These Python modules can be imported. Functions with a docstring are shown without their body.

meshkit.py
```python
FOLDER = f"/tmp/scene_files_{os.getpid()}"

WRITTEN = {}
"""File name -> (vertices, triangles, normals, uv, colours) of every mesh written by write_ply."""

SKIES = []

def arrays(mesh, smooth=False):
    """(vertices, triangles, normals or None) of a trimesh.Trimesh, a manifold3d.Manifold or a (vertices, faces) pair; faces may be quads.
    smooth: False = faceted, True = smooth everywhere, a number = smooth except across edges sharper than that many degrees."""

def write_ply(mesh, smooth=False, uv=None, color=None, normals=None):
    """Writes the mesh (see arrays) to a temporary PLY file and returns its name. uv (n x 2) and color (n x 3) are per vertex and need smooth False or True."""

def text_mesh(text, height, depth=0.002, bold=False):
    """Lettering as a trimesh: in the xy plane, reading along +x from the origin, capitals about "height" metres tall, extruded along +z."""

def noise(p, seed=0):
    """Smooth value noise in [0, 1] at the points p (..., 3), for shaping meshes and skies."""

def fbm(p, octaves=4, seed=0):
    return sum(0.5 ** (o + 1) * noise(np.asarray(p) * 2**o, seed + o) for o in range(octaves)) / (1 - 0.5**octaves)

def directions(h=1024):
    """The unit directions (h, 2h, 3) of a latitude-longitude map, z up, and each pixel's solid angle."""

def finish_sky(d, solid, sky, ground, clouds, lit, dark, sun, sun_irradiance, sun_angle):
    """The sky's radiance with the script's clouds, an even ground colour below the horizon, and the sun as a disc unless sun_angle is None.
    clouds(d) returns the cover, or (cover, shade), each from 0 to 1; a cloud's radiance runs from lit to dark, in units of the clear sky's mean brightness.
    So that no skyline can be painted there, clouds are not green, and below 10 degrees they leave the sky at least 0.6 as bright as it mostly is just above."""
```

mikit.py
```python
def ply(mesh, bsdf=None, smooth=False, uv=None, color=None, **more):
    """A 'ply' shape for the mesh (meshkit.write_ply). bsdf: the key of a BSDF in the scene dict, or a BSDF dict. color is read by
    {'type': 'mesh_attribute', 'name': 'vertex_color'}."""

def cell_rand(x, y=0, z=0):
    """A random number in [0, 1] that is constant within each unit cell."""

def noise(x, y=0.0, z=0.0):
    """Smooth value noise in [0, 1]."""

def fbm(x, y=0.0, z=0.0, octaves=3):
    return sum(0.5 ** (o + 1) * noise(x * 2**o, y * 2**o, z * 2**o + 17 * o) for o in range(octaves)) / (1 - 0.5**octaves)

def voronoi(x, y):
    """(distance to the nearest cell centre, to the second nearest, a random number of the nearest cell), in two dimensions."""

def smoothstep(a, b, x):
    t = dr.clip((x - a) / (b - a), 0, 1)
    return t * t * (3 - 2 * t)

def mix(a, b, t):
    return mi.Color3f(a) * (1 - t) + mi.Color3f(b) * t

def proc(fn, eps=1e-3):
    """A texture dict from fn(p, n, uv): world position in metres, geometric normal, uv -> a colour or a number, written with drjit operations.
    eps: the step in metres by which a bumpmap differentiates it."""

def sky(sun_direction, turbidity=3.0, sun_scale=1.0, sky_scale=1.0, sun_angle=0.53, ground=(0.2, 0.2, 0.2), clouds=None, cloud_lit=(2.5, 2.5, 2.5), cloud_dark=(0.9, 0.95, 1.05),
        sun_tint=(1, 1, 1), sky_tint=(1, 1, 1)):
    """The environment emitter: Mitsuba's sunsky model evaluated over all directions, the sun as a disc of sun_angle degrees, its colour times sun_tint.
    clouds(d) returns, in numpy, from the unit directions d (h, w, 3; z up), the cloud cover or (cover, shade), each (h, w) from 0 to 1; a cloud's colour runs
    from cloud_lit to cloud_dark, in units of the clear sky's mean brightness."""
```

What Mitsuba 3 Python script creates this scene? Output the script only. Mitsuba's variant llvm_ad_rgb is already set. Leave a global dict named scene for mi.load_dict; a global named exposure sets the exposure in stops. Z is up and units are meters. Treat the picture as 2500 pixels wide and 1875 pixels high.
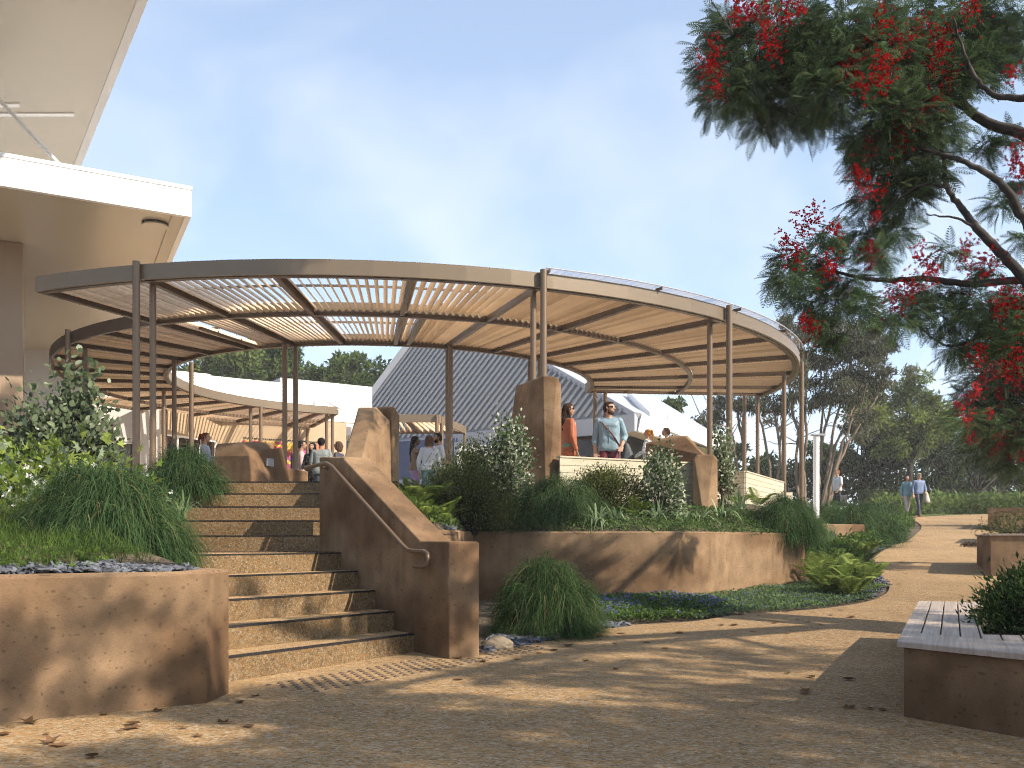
import math, random
import numpy as np, trimesh, manifold3d as m3, mitsuba as mi, drjit as dr, mikit, meshkit
from shapely.geometry import Polygon, LineString, Point, box as sbox
from shapely.prepared import prep
from shapely.ops import unary_union
from mikit import noise, fbm, voronoi, cell_rand, smoothstep, mix

T = mi.ScalarTransform4f
# ---------------------------------------------------------------- camera, sky, exposure
EYE = 0.94
scene, labels = {}, {}
scene['camera'] = {'type': 'perspective', 'fov': 57.89, 'fov_axis': 'x', 'near_clip': 0.05, 'far_clip': 2000.0,
                   'principal_point_offset_x': 0.0, 'principal_point_offset_y': -0.2053,
                   'to_world': T().look_at(origin=[0, 0, EYE], target=[0, 10, EYE], up=[0, 0, 1])}

def clouds(d):
    q = d[..., :2] / (d[..., 2:3] + 0.30)
    p = np.concatenate([q * [1.5, 1.3] + [2.2, 5.4], np.zeros_like(q[..., :1])], -1)
    w = meshkit.fbm(p * 1.3 + 7.7, 3, seed=4)[..., None]
    n = meshkit.fbm(p * 1.1 + w * 1.1, 6, seed=15)
    c = np.clip((n - 0.47) / 0.22, 0, 1)
    low = np.clip(1 - d[..., 2] / 0.35, 0, 1)
    return np.clip(0.24 + 0.36 * c + 0.24 * low ** 2, 0, 0.92), 0 * c

scene['sky'] = mikit.sky((0.73, -0.43, 0.60), turbidity=3, sky_scale=2.25, sun_scale=1.95, clouds=clouds, cloud_lit=(1.95, 2.02, 2.12), sun_tint=(0.89, 0.97, 1.12))
exposure = 1.7

# ---------------------------------------------------------------- materials
def two(b):
    return {'type': 'twosided', 'bsdf': b}

def prin(rgb, rough=0.6, **k):
    c = rgb if isinstance(rgb, dict) else {'type': 'rgb', 'value': list(rgb)}
    return {'type': 'principled', 'base_color': c, 'roughness': rough, **k}

def flat(rgb, rough=0.6, **k):
    return two(prin(rgb, rough, **k))

def f_earth(p, n, uv):
    big = fbm(p.x * 0.9, p.y * 0.9, p.z * 1.6, 4)
    mott = fbm(p.x * 7, p.y * 7, p.z * 5 + 9, 3)
    streak = noise((p.x - p.y) * 14, (p.x + p.y) * 14, p.z * 1.1)
    lift = noise(p.z * 5.5 + 0.5 * noise(p.x * 1.5, p.y * 1.5, 4), 3.3, 0)
    fine = noise(p.x * 130, p.y * 130, p.z * 130)
    pit = smoothstep(0.78, 0.9, noise(p.x * 46 + 3, p.y * 46, p.z * 46))
    pit2 = smoothstep(0.80, 0.86, noise(p.x * 19 + 31, p.y * 19, p.z * 19))
    c = mix((0.120, 0.068, 0.035), (0.242, 0.160, 0.094), smoothstep(0.3, 0.7, big))
    c = c * (0.44 + 0.70 * mott + 0.22 * streak + 0.16 * lift) * (0.88 + 0.24 * fine)
    return c * (1 - 0.35 * pit) * (1 - 0.07 * pit2)

def chips(a, b, s):
    f1, f2, r = voronoi(a * s, b * s)
    c = mix((0.33, 0.24, 0.14), (0.50, 0.395, 0.27), r)
    c = dr.select(r > 0.87, mi.Color3f(0.60, 0.55, 0.48), c)
    c = dr.select(r < 0.16, mi.Color3f(0.17, 0.12, 0.075), c)
    g = dr.select((r > 0.42) & (r < 0.60), mi.Color3f(0.46, 0.265, 0.095), c)
    edge = smoothstep(0.02, 0.22, f2 - f1)
    return g, edge, r

def f_path(p, n, uv):
    w = 0.012 * noise(p.x * 25, p.y * 25)
    c, e, r = chips(p.x * 0.75 + w, p.y + w, 85.0)
    c2, e2, r2 = chips(p.x * 0.8 + 5, p.y + 9, 40.0)
    big = fbm(p.x * 0.55, p.y * 0.55, 0, 4)
    mid = fbm(p.x * 4, p.y * 4, 3, 3)
    base = mix(c, c2, 0.38) * (0.80 + 0.2 * e)
    return mix(base, (0.34, 0.265, 0.18), 0.25) * (0.56 + 0.52 * big + 0.22 * mid) * mi.Color3f(0.63, 0.555, 0.45)

def riser_fn(ax, ay):
    def fn(p, n, uv):
        a = p.x * ax + p.y * ay + 0.006 * noise(p.x * 50, p.z * 50, p.y * 50)
        c, e, r = chips(a, p.z, 58.0)
        c2, e2, r2 = chips(a + 3, p.z + 1, 95.0)
        big = fbm(p.x * 2, p.y * 2, p.z * 2, 3)
        return mix(mix(c, c2, 0.4), (0.36, 0.27, 0.165), 0.25) * (0.50 + 0.50 * e) * (0.60 + 0.6 * big) * mi.Color3f(0.54, 0.48, 0.395)
    return fn
f_riser, f_riser2 = riser_fn(0.567, 0.824), riser_fn(1.0, 0.0)

def f_slat(p, n, uv):      # every slat has its own tone
    ang = dr.atan2(p.x + 3.35, 24.5 - p.y) * (180 / math.pi)
    r = cell_rand(dr.floor((ang + 24.6 + 460) / (11.5 / 13)), dr.floor(dr.sqrt((p.x + 3.35) ** 2 + (p.y - 24.5) ** 2) / 7.93), 2)
    g = noise(p.x * 9, p.y * 9, p.z * 40)
    return mix((0.40, 0.285, 0.175), (0.72, 0.565, 0.40), 0.25 * g + 0.75 * r)

def f_cream(p, n, uv):
    a = p.x * 0.95 + p.y * 0.3
    tone = cell_rand(dr.floor(p.z / 0.112), dr.floor(a * 0.6), 3)
    g = noise(a * 2.2, p.z * 150, tone * 40)
    g2 = noise(a * 0.8, p.z * 34, tone * 30)
    return mix((0.38, 0.335, 0.225), (0.52, 0.48, 0.375), 0.4 * g + 0.35 * g2 + 0.25 * tone)

def f_timber(p, n, uv):
    a, b = p.x * 0.43 + p.y * 0.90, p.x * 0.90 - p.y * 0.43
    g = noise(a * 3, b * 160, 1)
    g2 = fbm(a * 1.2, b * 26, 7, 3)
    return mix((0.21, 0.16, 0.125), (0.38, 0.325, 0.28), 0.45 * g + 0.55 * g2)

def f_soil(p, n, uv):
    f1, f2, r = voronoi(p.x * 30, p.y * 30)
    k = fbm(p.x * 1.5, p.y * 1.5, 0, 3)
    return mix((0.035, 0.026, 0.018), (0.10, 0.075, 0.05), r) * (0.5 + k)

def f_lawn(p, n, uv):
    k = fbm(p.x * 0.8, p.y * 0.8, 0, 4)
    f = noise(p.x * 30, p.y * 12, 0)
    return mix((0.055, 0.095, 0.02), (0.12, 0.175, 0.04), 0.6 * k + 0.4 * f)

def f_stain(p, n, uv):   # painted wall, faint weather tone
    k = fbm(p.x * 0.7, p.y * 0.7, p.z * 0.9, 4)
    return mi.Color3f(0.62, 0.60, 0.58) * (0.92 + 0.12 * k)

def f_soffit(p, n, uv):
    k = fbm(p.x * 0.5, p.y * 0.5, p.z * 0.5, 4)
    f = noise(p.x * 60, p.y * 60, p.z * 60)
    return mi.Color3f(0.44, 0.388, 0.30) * (0.9 + 0.13 * k + 0.03 * f)

def f_brown(p, n, uv):
    k = fbm(p.x * 0.8, p.y * 0.8, p.z * 0.6, 4)
    return mi.Color3f(0.28, 0.20, 0.135) * (0.85 + 0.3 * k)

def f_roofmetal(p, n, uv):
    k = fbm(p.x * 0.6, p.y * 0.6, p.z * 0.6, 4)
    f = noise(p.x * 14, p.y * 14, p.z * 14)
    return mi.Color3f(0.225, 0.233, 0.25) * (0.82 + 0.25 * k + 0.14 * f)

def f_bark(p, n, uv):
    k = fbm(p.x * 16, p.y * 16, p.z * 7, 3)
    l = smoothstep(0.62, 0.75, noise(p.x * 11 + 3, p.y * 11, p.z * 15))
    return mix((0.012, 0.009, 0.007), (0.042, 0.034, 0.028), k) * (1 + 1.0 * l)

def f_tanbark(p, n, uv):
    k = fbm(p.x * 3, p.y * 3, p.z * 1.2, 3)
    return mix((0.11, 0.076, 0.054), (0.27, 0.21, 0.16), k)

def f_mural(p, n, uv):     # dotted fields of colour on the flat mural board
    u, v = p.x * 0.864 + p.y * 0.503, p.z
    w = fbm(u * 0.75, v * 0.9, 2, 3)
    zone = dr.floor(w * 13 + 0.6 * noise(u * 2, v * 2, 5))
    r = cell_rand(zone, 4, 1)
    c = dr.select(r < 0.30, mi.Color3f(0.27, 0.02, 0.085), dr.select(r < 0.5, mi.Color3f(0.36, 0.03, 0.05), dr.select(r < 0.72, mi.Color3f(0.62, 0.33, 0.03), dr.select(r < 0.86, mi.Color3f(0.24, 0.035, 0.18), mi.Color3f(0.55, 0.14, 0.045)))))
    f1, f2, q = voronoi(u * 11, v * 11)
    dot = 1 - smoothstep(0.22, 0.34, f1)
    line = 1 - smoothstep(0.03, 0.09, dr.abs(w * 13 - dr.floor(w * 13) - 0.5) * 2 - 0.0)
    c = mix(c * 0.75, c * 1.5 + mi.Color3f(0.06, 0.02, 0.02), dot)
    return mix(c, mi.Color3f(0.02, 0.012, 0.015), line * 0.9)

def f_rock(p, n, uv):
    k = fbm(p.x * 12, p.y * 12, p.z * 12, 4)
    return mix((0.10, 0.078, 0.05), (0.29, 0.24, 0.175), k)

P = mikit.proc
VC = {'type': 'mesh_attribute', 'name': 'vertex_color'}
MATS = {
    'earth': two(prin(P(f_earth), 0.82, specular=0.25)),
    'aggregate': two(prin(P(f_path), 0.85, specular=0.2)),
    'pebbles': two(prin(P(f_riser), 0.8, specular=0.25)),
    'pebbles_front': two(prin(P(f_riser2), 0.8, specular=0.25)),
    'bronze': flat((0.17, 0.118, 0.078), 0.38, metallic=0.35),
    'bronze_dark': flat((0.085, 0.056, 0.037), 0.42, metallic=0.3),
    'fascia': flat((0.165, 0.125, 0.085), 0.40, metallic=0.15),
    'slat': two(prin(P(f_slat), 0.55)),
    'white': flat((0.80, 0.80, 0.80), 0.45),
    'wall': two(prin(P(f_stain), 0.7)),
    'soffit': two(prin(P(f_soffit), 0.30, specular=0.4)),
    'brown': two(prin(P(f_brown), 0.45)),
    'tan_wall': flat((0.38, 0.285, 0.185), 0.7),
    'navy': flat((0.06, 0.078, 0.155), 0.6),
    'roof_metal': two(prin(P(f_roofmetal), 0.5)),
    'pale_metal': flat((0.34, 0.355, 0.39), 0.45),
    'rib_metal': flat((0.25, 0.26, 0.28), 0.45),
    'stud': flat((0.095, 0.065, 0.042), 0.5),
    'paver': flat((0.52, 0.45, 0.36), 0.8),
    'dark': flat((0.022, 0.022, 0.026), 0.4),
    'dark_strip': flat((0.012, 0.010, 0.009), 0.6),
    'cream': two(prin(P(f_cream), 0.6)),
    'timber': two(prin(P(f_timber), 0.6)),
    'soil': two(prin(P(f_soil), 0.95)),
    'lawn': two(prin(P(f_lawn), 0.9)),
    'bark': two(prin(P(f_bark), 0.85)),
    'tan_bark': two(prin(P(f_tanbark), 0.8)),
    'mural': two(prin(P(f_mural), 0.6)),
    'rock': two(prin(P(f_rock), 0.9)),
    'glass': {'type': 'thindielectric'},
    'paint': two(prin(VC, 0.62)),                       # people, small painted things: colour per vertex
    'gloss': two(prin(VC, 0.25)),
    'leaf': {'type': 'principledthin', 'base_color': VC, 'roughness': 0.5, 'diff_trans': 0.62, 'eta': 1.4},
    'petal': {'type': 'principledthin', 'base_color': VC, 'roughness': 0.6, 'diff_trans': 0.8, 'eta': 1.3},
    'matte': two(prin(VC, 0.9, specular=0.15)),
}
scene.update({'mat_' + k: v for k, v in MATS.items()})
def ply(mesh, mat, **kw):
    return mikit.ply(mesh, 'mat_' + mat, **kw)

# ---------------------------------------------------------------- helpers
taken = {}
def num(name):
    k = taken.get(name, -1) + 1
    taken[name] = k
    return name if k == 0 else f'{name}_{k:03d}'

def thing(name, label, cat, group=None):
    key = num(name)
    labels[key] = {'label': label, 'category': cat}
    if group:
        labels[key]['group'] = group
    return key

def add(parent, name, mesh, mat, smooth=False, color=None, label=None, kind=None):
    key = num(parent + '__' + name)
    if isinstance(mesh, MB):
        mesh, color = mesh.out(color)
    if isinstance(color, tuple):
        color = np.tile(np.array(color, float), (len(mesh[0]), 1))
    scene[key] = ply(mesh, mat, smooth=smooth, color=color)
    d = {}
    if label: d['label'] = label
    if kind: d['kind'] = kind
    if d: labels[key] = d
    return key

def solo(name, label, cat, mesh, mat, smooth=False, color=None, group=None, kind=None):
    key = num(name)
    if isinstance(mesh, MB):
        mesh, color = mesh.out(color)
    if isinstance(color, tuple):
        color = np.tile(np.array(color, float), (len(mesh[0]), 1))
    scene[key] = ply(mesh, mat, smooth=smooth, color=color)
    labels[key] = {k: v for k, v in dict(label=label, category=cat, group=group, kind=kind).items() if v}
    return key

def setting(name, mesh, mat, smooth=False, color=None):
    key = num(name)
    if isinstance(mesh, MB):
        mesh, color = mesh.out(color)
    scene[key] = ply(mesh, mat, smooth=smooth, color=color)
    labels[key] = {'label': name.replace('_', ' '), 'kind': 'structure'}
    return key

def unit(a):
    a = np.asarray(a, float)
    return a / np.maximum(np.linalg.norm(a, axis=-1, keepdims=True), 1e-12)

BOXF = np.array([[0, 2, 3], [0, 3, 1], [4, 5, 7], [4, 7, 6], [0, 1, 5], [0, 5, 4], [2, 6, 7], [2, 7, 3], [0, 4, 6], [0, 6, 2], [1, 3, 7], [1, 7, 5]])
BOXV = np.array([[x, y, z] for z in (0, 1) for y in (0, 1) for x in (0, 1)], float) - 0.5

class MB:
    def __init__(self):
        self.v, self.f, self.c, self.n = [], [], [], 0
    def add(self, v, f, color=None):
        v = np.asarray(v, float)
        self.v.append(v); self.f.append(np.asarray(f, int) + self.n); self.n += len(v)
        if color is not None:
            color = np.asarray(color, float)
            self.c.append(np.tile(color, (len(v), 1)) if color.ndim == 1 else color)
        return self
    def mesh(self, m, color=None):
        if hasattr(m, 'to_mesh'):
            q = m.to_mesh(); return self.add(q.vert_properties[:, :3], q.tri_verts, color)
        if isinstance(m, tuple):
            return self.add(m[0], m[1], color)
        return self.add(m.vertices, m.faces, color)
    def box(self, lo, hi, color=None):
        lo, hi = np.array(lo, float), np.array(hi, float)
        return self.add((lo + hi) / 2 + BOXV * (hi - lo), BOXF, color)
    def beam(self, p0, p1, w, h, color=None, off=0.0):
        v, f = beam(p0, p1, w, h, off)
        return self.add(v, f, color)
    def tube(self, pts, r, n=8, color=None):
        v, f = tube(pts, r, n)
        return self.add(v, f, color)
    def out(self, color=None):
        v, f = np.vstack(self.v), np.vstack(self.f)
        return (v, f), (np.vstack(self.c) if self.c else color)

def beam(p0, p1, w, h, off=0.0):
    p0, p1 = np.array(p0, float), np.array(p1, float)
    d = p1 - p0
    y = unit(d)
    x = np.cross(y, [0, 0, 1.0])
    x = unit(x) if np.linalg.norm(x) > 1e-6 else np.array([1.0, 0, 0])
    z = np.cross(x, y)
    B = BOXV * [w, np.linalg.norm(d), h]
    return (p0 + p1) / 2 + np.array([0, 0, off]) + B @ np.stack([x, y, z]), BOXF

def tube(pts, r, n=8, caps=True):
    pts = np.asarray(pts, float)
    r = np.broadcast_to(np.asarray(r, float), (len(pts),))
    t = unit(np.gradient(pts, axis=0))
    ref = np.array([0, 0, 1.0]) if abs(t[0][2]) < 0.9 else np.array([1.0, 0, 0])
    V = []
    x = unit(np.cross(t[0], ref))
    for i in range(len(pts)):
        x = unit(x - t[i] * np.dot(x, t[i]))
        y = np.cross(t[i], x)
        a = np.arange(n) * 2 * np.pi / n
        V.append(pts[i] + r[i] * (np.cos(a)[:, None] * x + np.sin(a)[:, None] * y))
    V = np.vstack(V)
    F = []
    for i in range(len(pts) - 1):
        for k in range(n):
            a, b = i * n + k, i * n + (k + 1) % n
            F += [[a, b, b + n], [a, b + n, a + n]]
    if caps:
        V = np.vstack([V, pts[0], pts[-1]])
        c0, c1 = len(V) - 2, len(V) - 1
        m = (len(pts) - 1) * n
        for k in range(n):
            F += [[c0, (k + 1) % n, k], [c1, m + k, m + (k + 1) % n]]
    return V, np.array(F)

def smooth_path(pts, n=6):
    pts = np.asarray(pts, float)
    out = []
    P_ = np.vstack([2 * pts[0] - pts[1], pts, 2 * pts[-1] - pts[-2]])
    for i in range(1, len(P_) - 2):
        for t in np.linspace(0, 1, n, endpoint=False):
            a, b, c, d = P_[i - 1], P_[i], P_[i + 1], P_[i + 2]
            out.append(0.5 * (2 * b + (c - a) * t + (2 * a - 5 * b + 4 * c - d) * t * t + (3 * b - a - 3 * c + d) * t ** 3))
    out.append(pts[-1])
    return np.array(out)

def rhull(pts, r=0.02, seg=12):
    """convex block with rounded edges"""
    pts = np.asarray(pts, float)
    c = pts.mean(0)
    s = m3.Manifold.sphere(r, seg)
    return m3.Manifold.batch_hull([s.translate((p - unit(p - c) * r * 1.5).tolist()) for p in pts])

def tri_poly(poly):
    v, f = trimesh.creation.triangulate_polygon(poly, engine='earcut')
    return np.asarray(v), np.asarray(f)

def prism(poly, z0, z1, bevel=0.0):
    """vertical prism of a shapely polygon with a chamfered top edge"""
    mb = MB()
    poly = poly.buffer(0)
    for g in getattr(poly, 'geoms', [poly]):
        g = Polygon(g.exterior.coords, [h.coords for h in g.interiors])
        top = g.buffer(-bevel, join_style=2) if bevel else g
        if bevel and (top.is_empty or top.geom_type != 'Polygon' or len(top.exterior.coords) != len(g.exterior.coords)):
            top = g; zb = z1
        else:
            zb = z1 - bevel
        v, f = tri_poly(top)
        mb.add(np.column_stack([v, np.full(len(v), z1)]), f)
        v, f = tri_poly(g)
        mb.add(np.column_stack([v, np.full(len(v), z0)]), f[:, ::-1])
        for a, b in [(g.exterior, top.exterior)] + list(zip(g.interiors, top.interiors if len(top.interiors) == len(g.interiors) else g.interiors)):
            A, B = np.array(a.coords)[:-1], np.array(b.coords)[:-1]
            if len(A) != len(B):
                B = A
            else:   # align start
                k = np.argmin(np.linalg.norm(B - A[0], axis=1)); B = np.roll(B, -k, axis=0)
                if a.is_ccw != b.is_ccw: B = np.roll(B[::-1], 1, axis=0)
            n = len(A)
            V = np.vstack([np.column_stack([A, np.full(n, z0)]), np.column_stack([A, np.full(n, zb)]), np.column_stack([B, np.full(n, z1)])])
            F = []
            for lv in ((0, n), (n, 2 * n)) if zb < z1 else ((0, n),):
                for k in range(n):
                    q = (k + 1) % n
                    F += [[lv[0] + k, lv[0] + q, lv[1] + q], [lv[0] + k, lv[1] + q, lv[1] + k]]
            mb.add(V, F)
    return mb

def g(x, y):
    """height of the natural ground"""
    x, y = np.asarray(x, float), np.asarray(y, float)
    u = y - 7.9
    h = 0.06 * (np.sqrt(u * u + 0.5) + u) / 2
    v = y - 62
    h = h - 0.05 * (np.sqrt(v * v + 20) + v) / 2
    h = h + 0.30 * np.exp(-((x - 13.5) ** 2 + (y - 39) ** 2) / 18.0)
    return h - 0.0005

def at(x, y, D):
    """point seen at display pixel (of 2212 x 1659) at depth D"""
    return np.array([(x - 1106) * D / 2000, D, EYE + (1170 - y) * D / 2000])
# ---------------------------------------------------------------- the setting: ground, path, lawn, terrace
def grid_sheet(xs, ys, dz=0.0, inside=None):
    X, Y = np.meshgrid(xs, ys)
    Z = g(X, Y) + dz
    n, m = len(xs), len(ys)
    idx = np.arange(n * m).reshape(m, n)
    F = np.vstack([np.column_stack([idx[:-1, :-1].ravel(), idx[:-1, 1:].ravel(), idx[1:, 1:].ravel()]), np.column_stack([idx[:-1, :-1].ravel(), idx[1:, 1:].ravel(), idx[1:, :-1].ravel()])])
    return np.column_stack([X.ravel(), Y.ravel(), Z.ravel()]), F

def drape(poly, step, dz):
    """a sheet over the ground inside a polygon"""
    x0, y0, x1, y1 = poly.bounds
    mb = MB()
    xs, ys = np.arange(x0, x1 + step, step), np.arange(y0, y1 + step, step)
    pp = prep(poly)
    for a, b in zip(xs[:-1], xs[1:]):
        for c, d in zip(ys[:-1], ys[1:]):
            cell = sbox(a, c, b, d)
            if pp.contains(cell):
                q = np.array([[a, c], [b, c], [b, d], [a, d]])
                mb.add(np.column_stack([q, g(q[:, 0], q[:, 1]) + dz]), [[0, 1, 2], [0, 2, 3]])
            elif pp.intersects(cell):
                r = poly.intersection(cell)
                for s in getattr(r, 'geoms', [r]):
                    if s.geom_type == 'Polygon' and s.area > 1e-6:
                        v, f = tri_poly(s)
                        if len(f):
                            mb.add(np.column_stack([v, g(v[:, 0], v[:, 1]) + dz]), f)
    return mb

xs = np.concatenate([-np.geomspace(400, 12, 14), np.linspace(-11, 40, 70), np.geomspace(42, 400, 14)])
ys = np.concatenate([[-200, -80, -30, -10], np.linspace(-4, 70, 110), np.geomspace(72, 900, 16)])
setting('ground', grid_sheet(xs, ys, -0.03), 'soil', smooth=True)

EDGE = [(0.67, 9.1), (1.25, 9.45), (1.9, 9.7), (2.5, 10.2), (3.64, 10.75), (4.55, 11.6), (5.3, 13.0), (5.85, 14.8), (6.5, 16.8), (7.3, 18.6), (8.7, 21.4), (10.4, 24.3), (12.0, 27.5), (13.7, 31.0), (15.0, 34.2), (16.2, 38.6), (18.5, 42.0), (21.5, 45.5), (26, 48), (40, 50)]
EDGE = [tuple(q) for q in smooth_path(EDGE, 4)]
path_poly = Polygon([(-9, -5), (30, -5), (40, 20)] + EDGE[::-1] + [(0.2, 8.6), (-0.1, 7.9), (-0.7, 8.2), (-2.5, 9), (-9, 9)])
setting('path', drape(path_poly, 0.8, 0.0), 'aggregate', smooth=True)
lawn_poly = Polygon([(6, 33), (12, 37), (15.5, 40.5), (18.3, 43), (21.5, 46.3), (26, 49), (60, 52), (60, 75), (4, 75)])
setting('lawn', drape(lawn_poly, 1.5, -0.005), 'lawn', smooth=True)
far_poly = Polygon([(-60, 75), (120, 75), (160, 300), (-160, 300)])
setting('far_lawn', drape(far_poly, 25, -0.012), 'lawn', smooth=True)
side_path = LineString([(9.5, 33), (11.8, 36.5), (13.4, 37.5), (15.2, 39.2)]).buffer(0.9)
setting('side_path', drape(side_path, 0.7, 0.006), 'aggregate', smooth=True)

TZ = 1.65
terr = Polygon([(-24, 11.42), (-3.3, 11.42), (-1.5, 11.42), (-1.1, 12.6), (-0.4, 13.6), (0.7, 14.35), (2.2, 14.9), (3.3, 15.3), (4.1, 15.9), (4.6, 18.2), (6.3, 21.4), (7.6, 25.5), (7.6, 42), (-24, 42)])
setting('terrace', prism(terr, -0.5, TZ), 'paver')
podium = Polygon([(2.6, 23.6), (7.4, 24.4), (7.4, 33), (1.6, 33)])
setting('podium', prism(podium, TZ - 0.1, 2.24), 'paver')

# raised soil of the two planting beds: lofts between the wall line and the terrace line
def loft(A, B, za, zb, n=10, curve=0.75, bump=0.05, seed=1):
    A, B = smooth_path(A, 5), smooth_path(B, 5)
    m = 40
    def res(Q):
        s = np.concatenate([[0], np.cumsum(np.linalg.norm(np.diff(Q, axis=0), axis=1))]); t = np.linspace(0, s[-1], m)
        return np.column_stack([np.interp(t, s, Q[:, 0]), np.interp(t, s, Q[:, 1])])
    A, B = res(A), res(B)
    V = []
    for t in np.linspace(0, 1, n):
        q = A * (1 - t) + B * t
        z = za + (zb - za) * t ** curve
        V.append(np.column_stack([q, z + bump * (meshkit.noise(np.column_stack([q * 2.3, np.zeros(m)]), seed) - 0.5) * min(1, 6 * t)]))
    V = np.vstack(V)
    i = np.arange(n * m).reshape(n, m)
    F = np.vstack([np.column_stack([i[:-1, :-1].ravel(), i[:-1, 1:].ravel(), i[1:, 1:].ravel()]), np.column_stack([i[:-1, :-1].ravel(), i[1:, 1:].ravel(), i[1:, :-1].ravel()])])
    return V, F

MIDWALL = [(-0.95, 9.35), (-0.62, 10.6), (-0.49, 11.85), (0.2, 11.72), (0.87, 11.6), (1.83, 11.52), (2.4, 11.8), (3.04, 12.5), (3.7, 13.15), (4.37, 13.8), (4.62, 14.6), (4.7, 15.6)]
MWT = 1.07
BEDB = [(-1.55, 10.4), (-1.5, 11.4), (-1.1, 12.6), (-0.4, 13.6), (0.7, 14.35), (2.2, 14.9), (3.3, 15.3), (4.1, 15.9), (4.5, 16.6)]
bedR = loft(MIDWALL, BEDB, 1.02, 1.58, seed=3)
setting('garden_bed', bedR, 'soil', smooth=True)
LFRONT = [(-9.5, 0.9), (-6.0, 2.62), (-1.86, 5.5)]
bedL = loft([(-9.5, 0.9), (-6.0, 2.7), (-3.4, 4.45), (-1.95, 5.46), (-1.9, 5.7), (-2.9, 7.2), (-4.1, 8.9), (-3.8, 9.6), (-3.75, 10.6)], [(-14, 10), (-12, 11.4), (-9, 11.5), (-7.5, 11.5), (-6, 11.5), (-5, 11.5), (-4.4, 11.5), (-4.0, 11.5), (-3.7, 11.5)], 0.745, 1.62, curve=0.8, seed=5)
setting('garden_bed', bedL, 'soil', smooth=True)
rbed = Polygon([(4.75, 14.6)] + [q for q in EDGE if 14 < q[1] < 30] + [(8, 30), (7.6, 25.5), (6.3, 21.4), (4.6, 18.2)])

# ---------------------------------------------------------------- rammed-earth walls and planters
def strip_wall(line, t, z0, z1, bevel=0.02, side='left'):
    L = LineString(line)
    return prism(L.buffer(t, single_sided=True, join_style=2) if side == 'left' else L.buffer(-t, single_sided=True, join_style=2), z0, z1, bevel)

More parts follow.
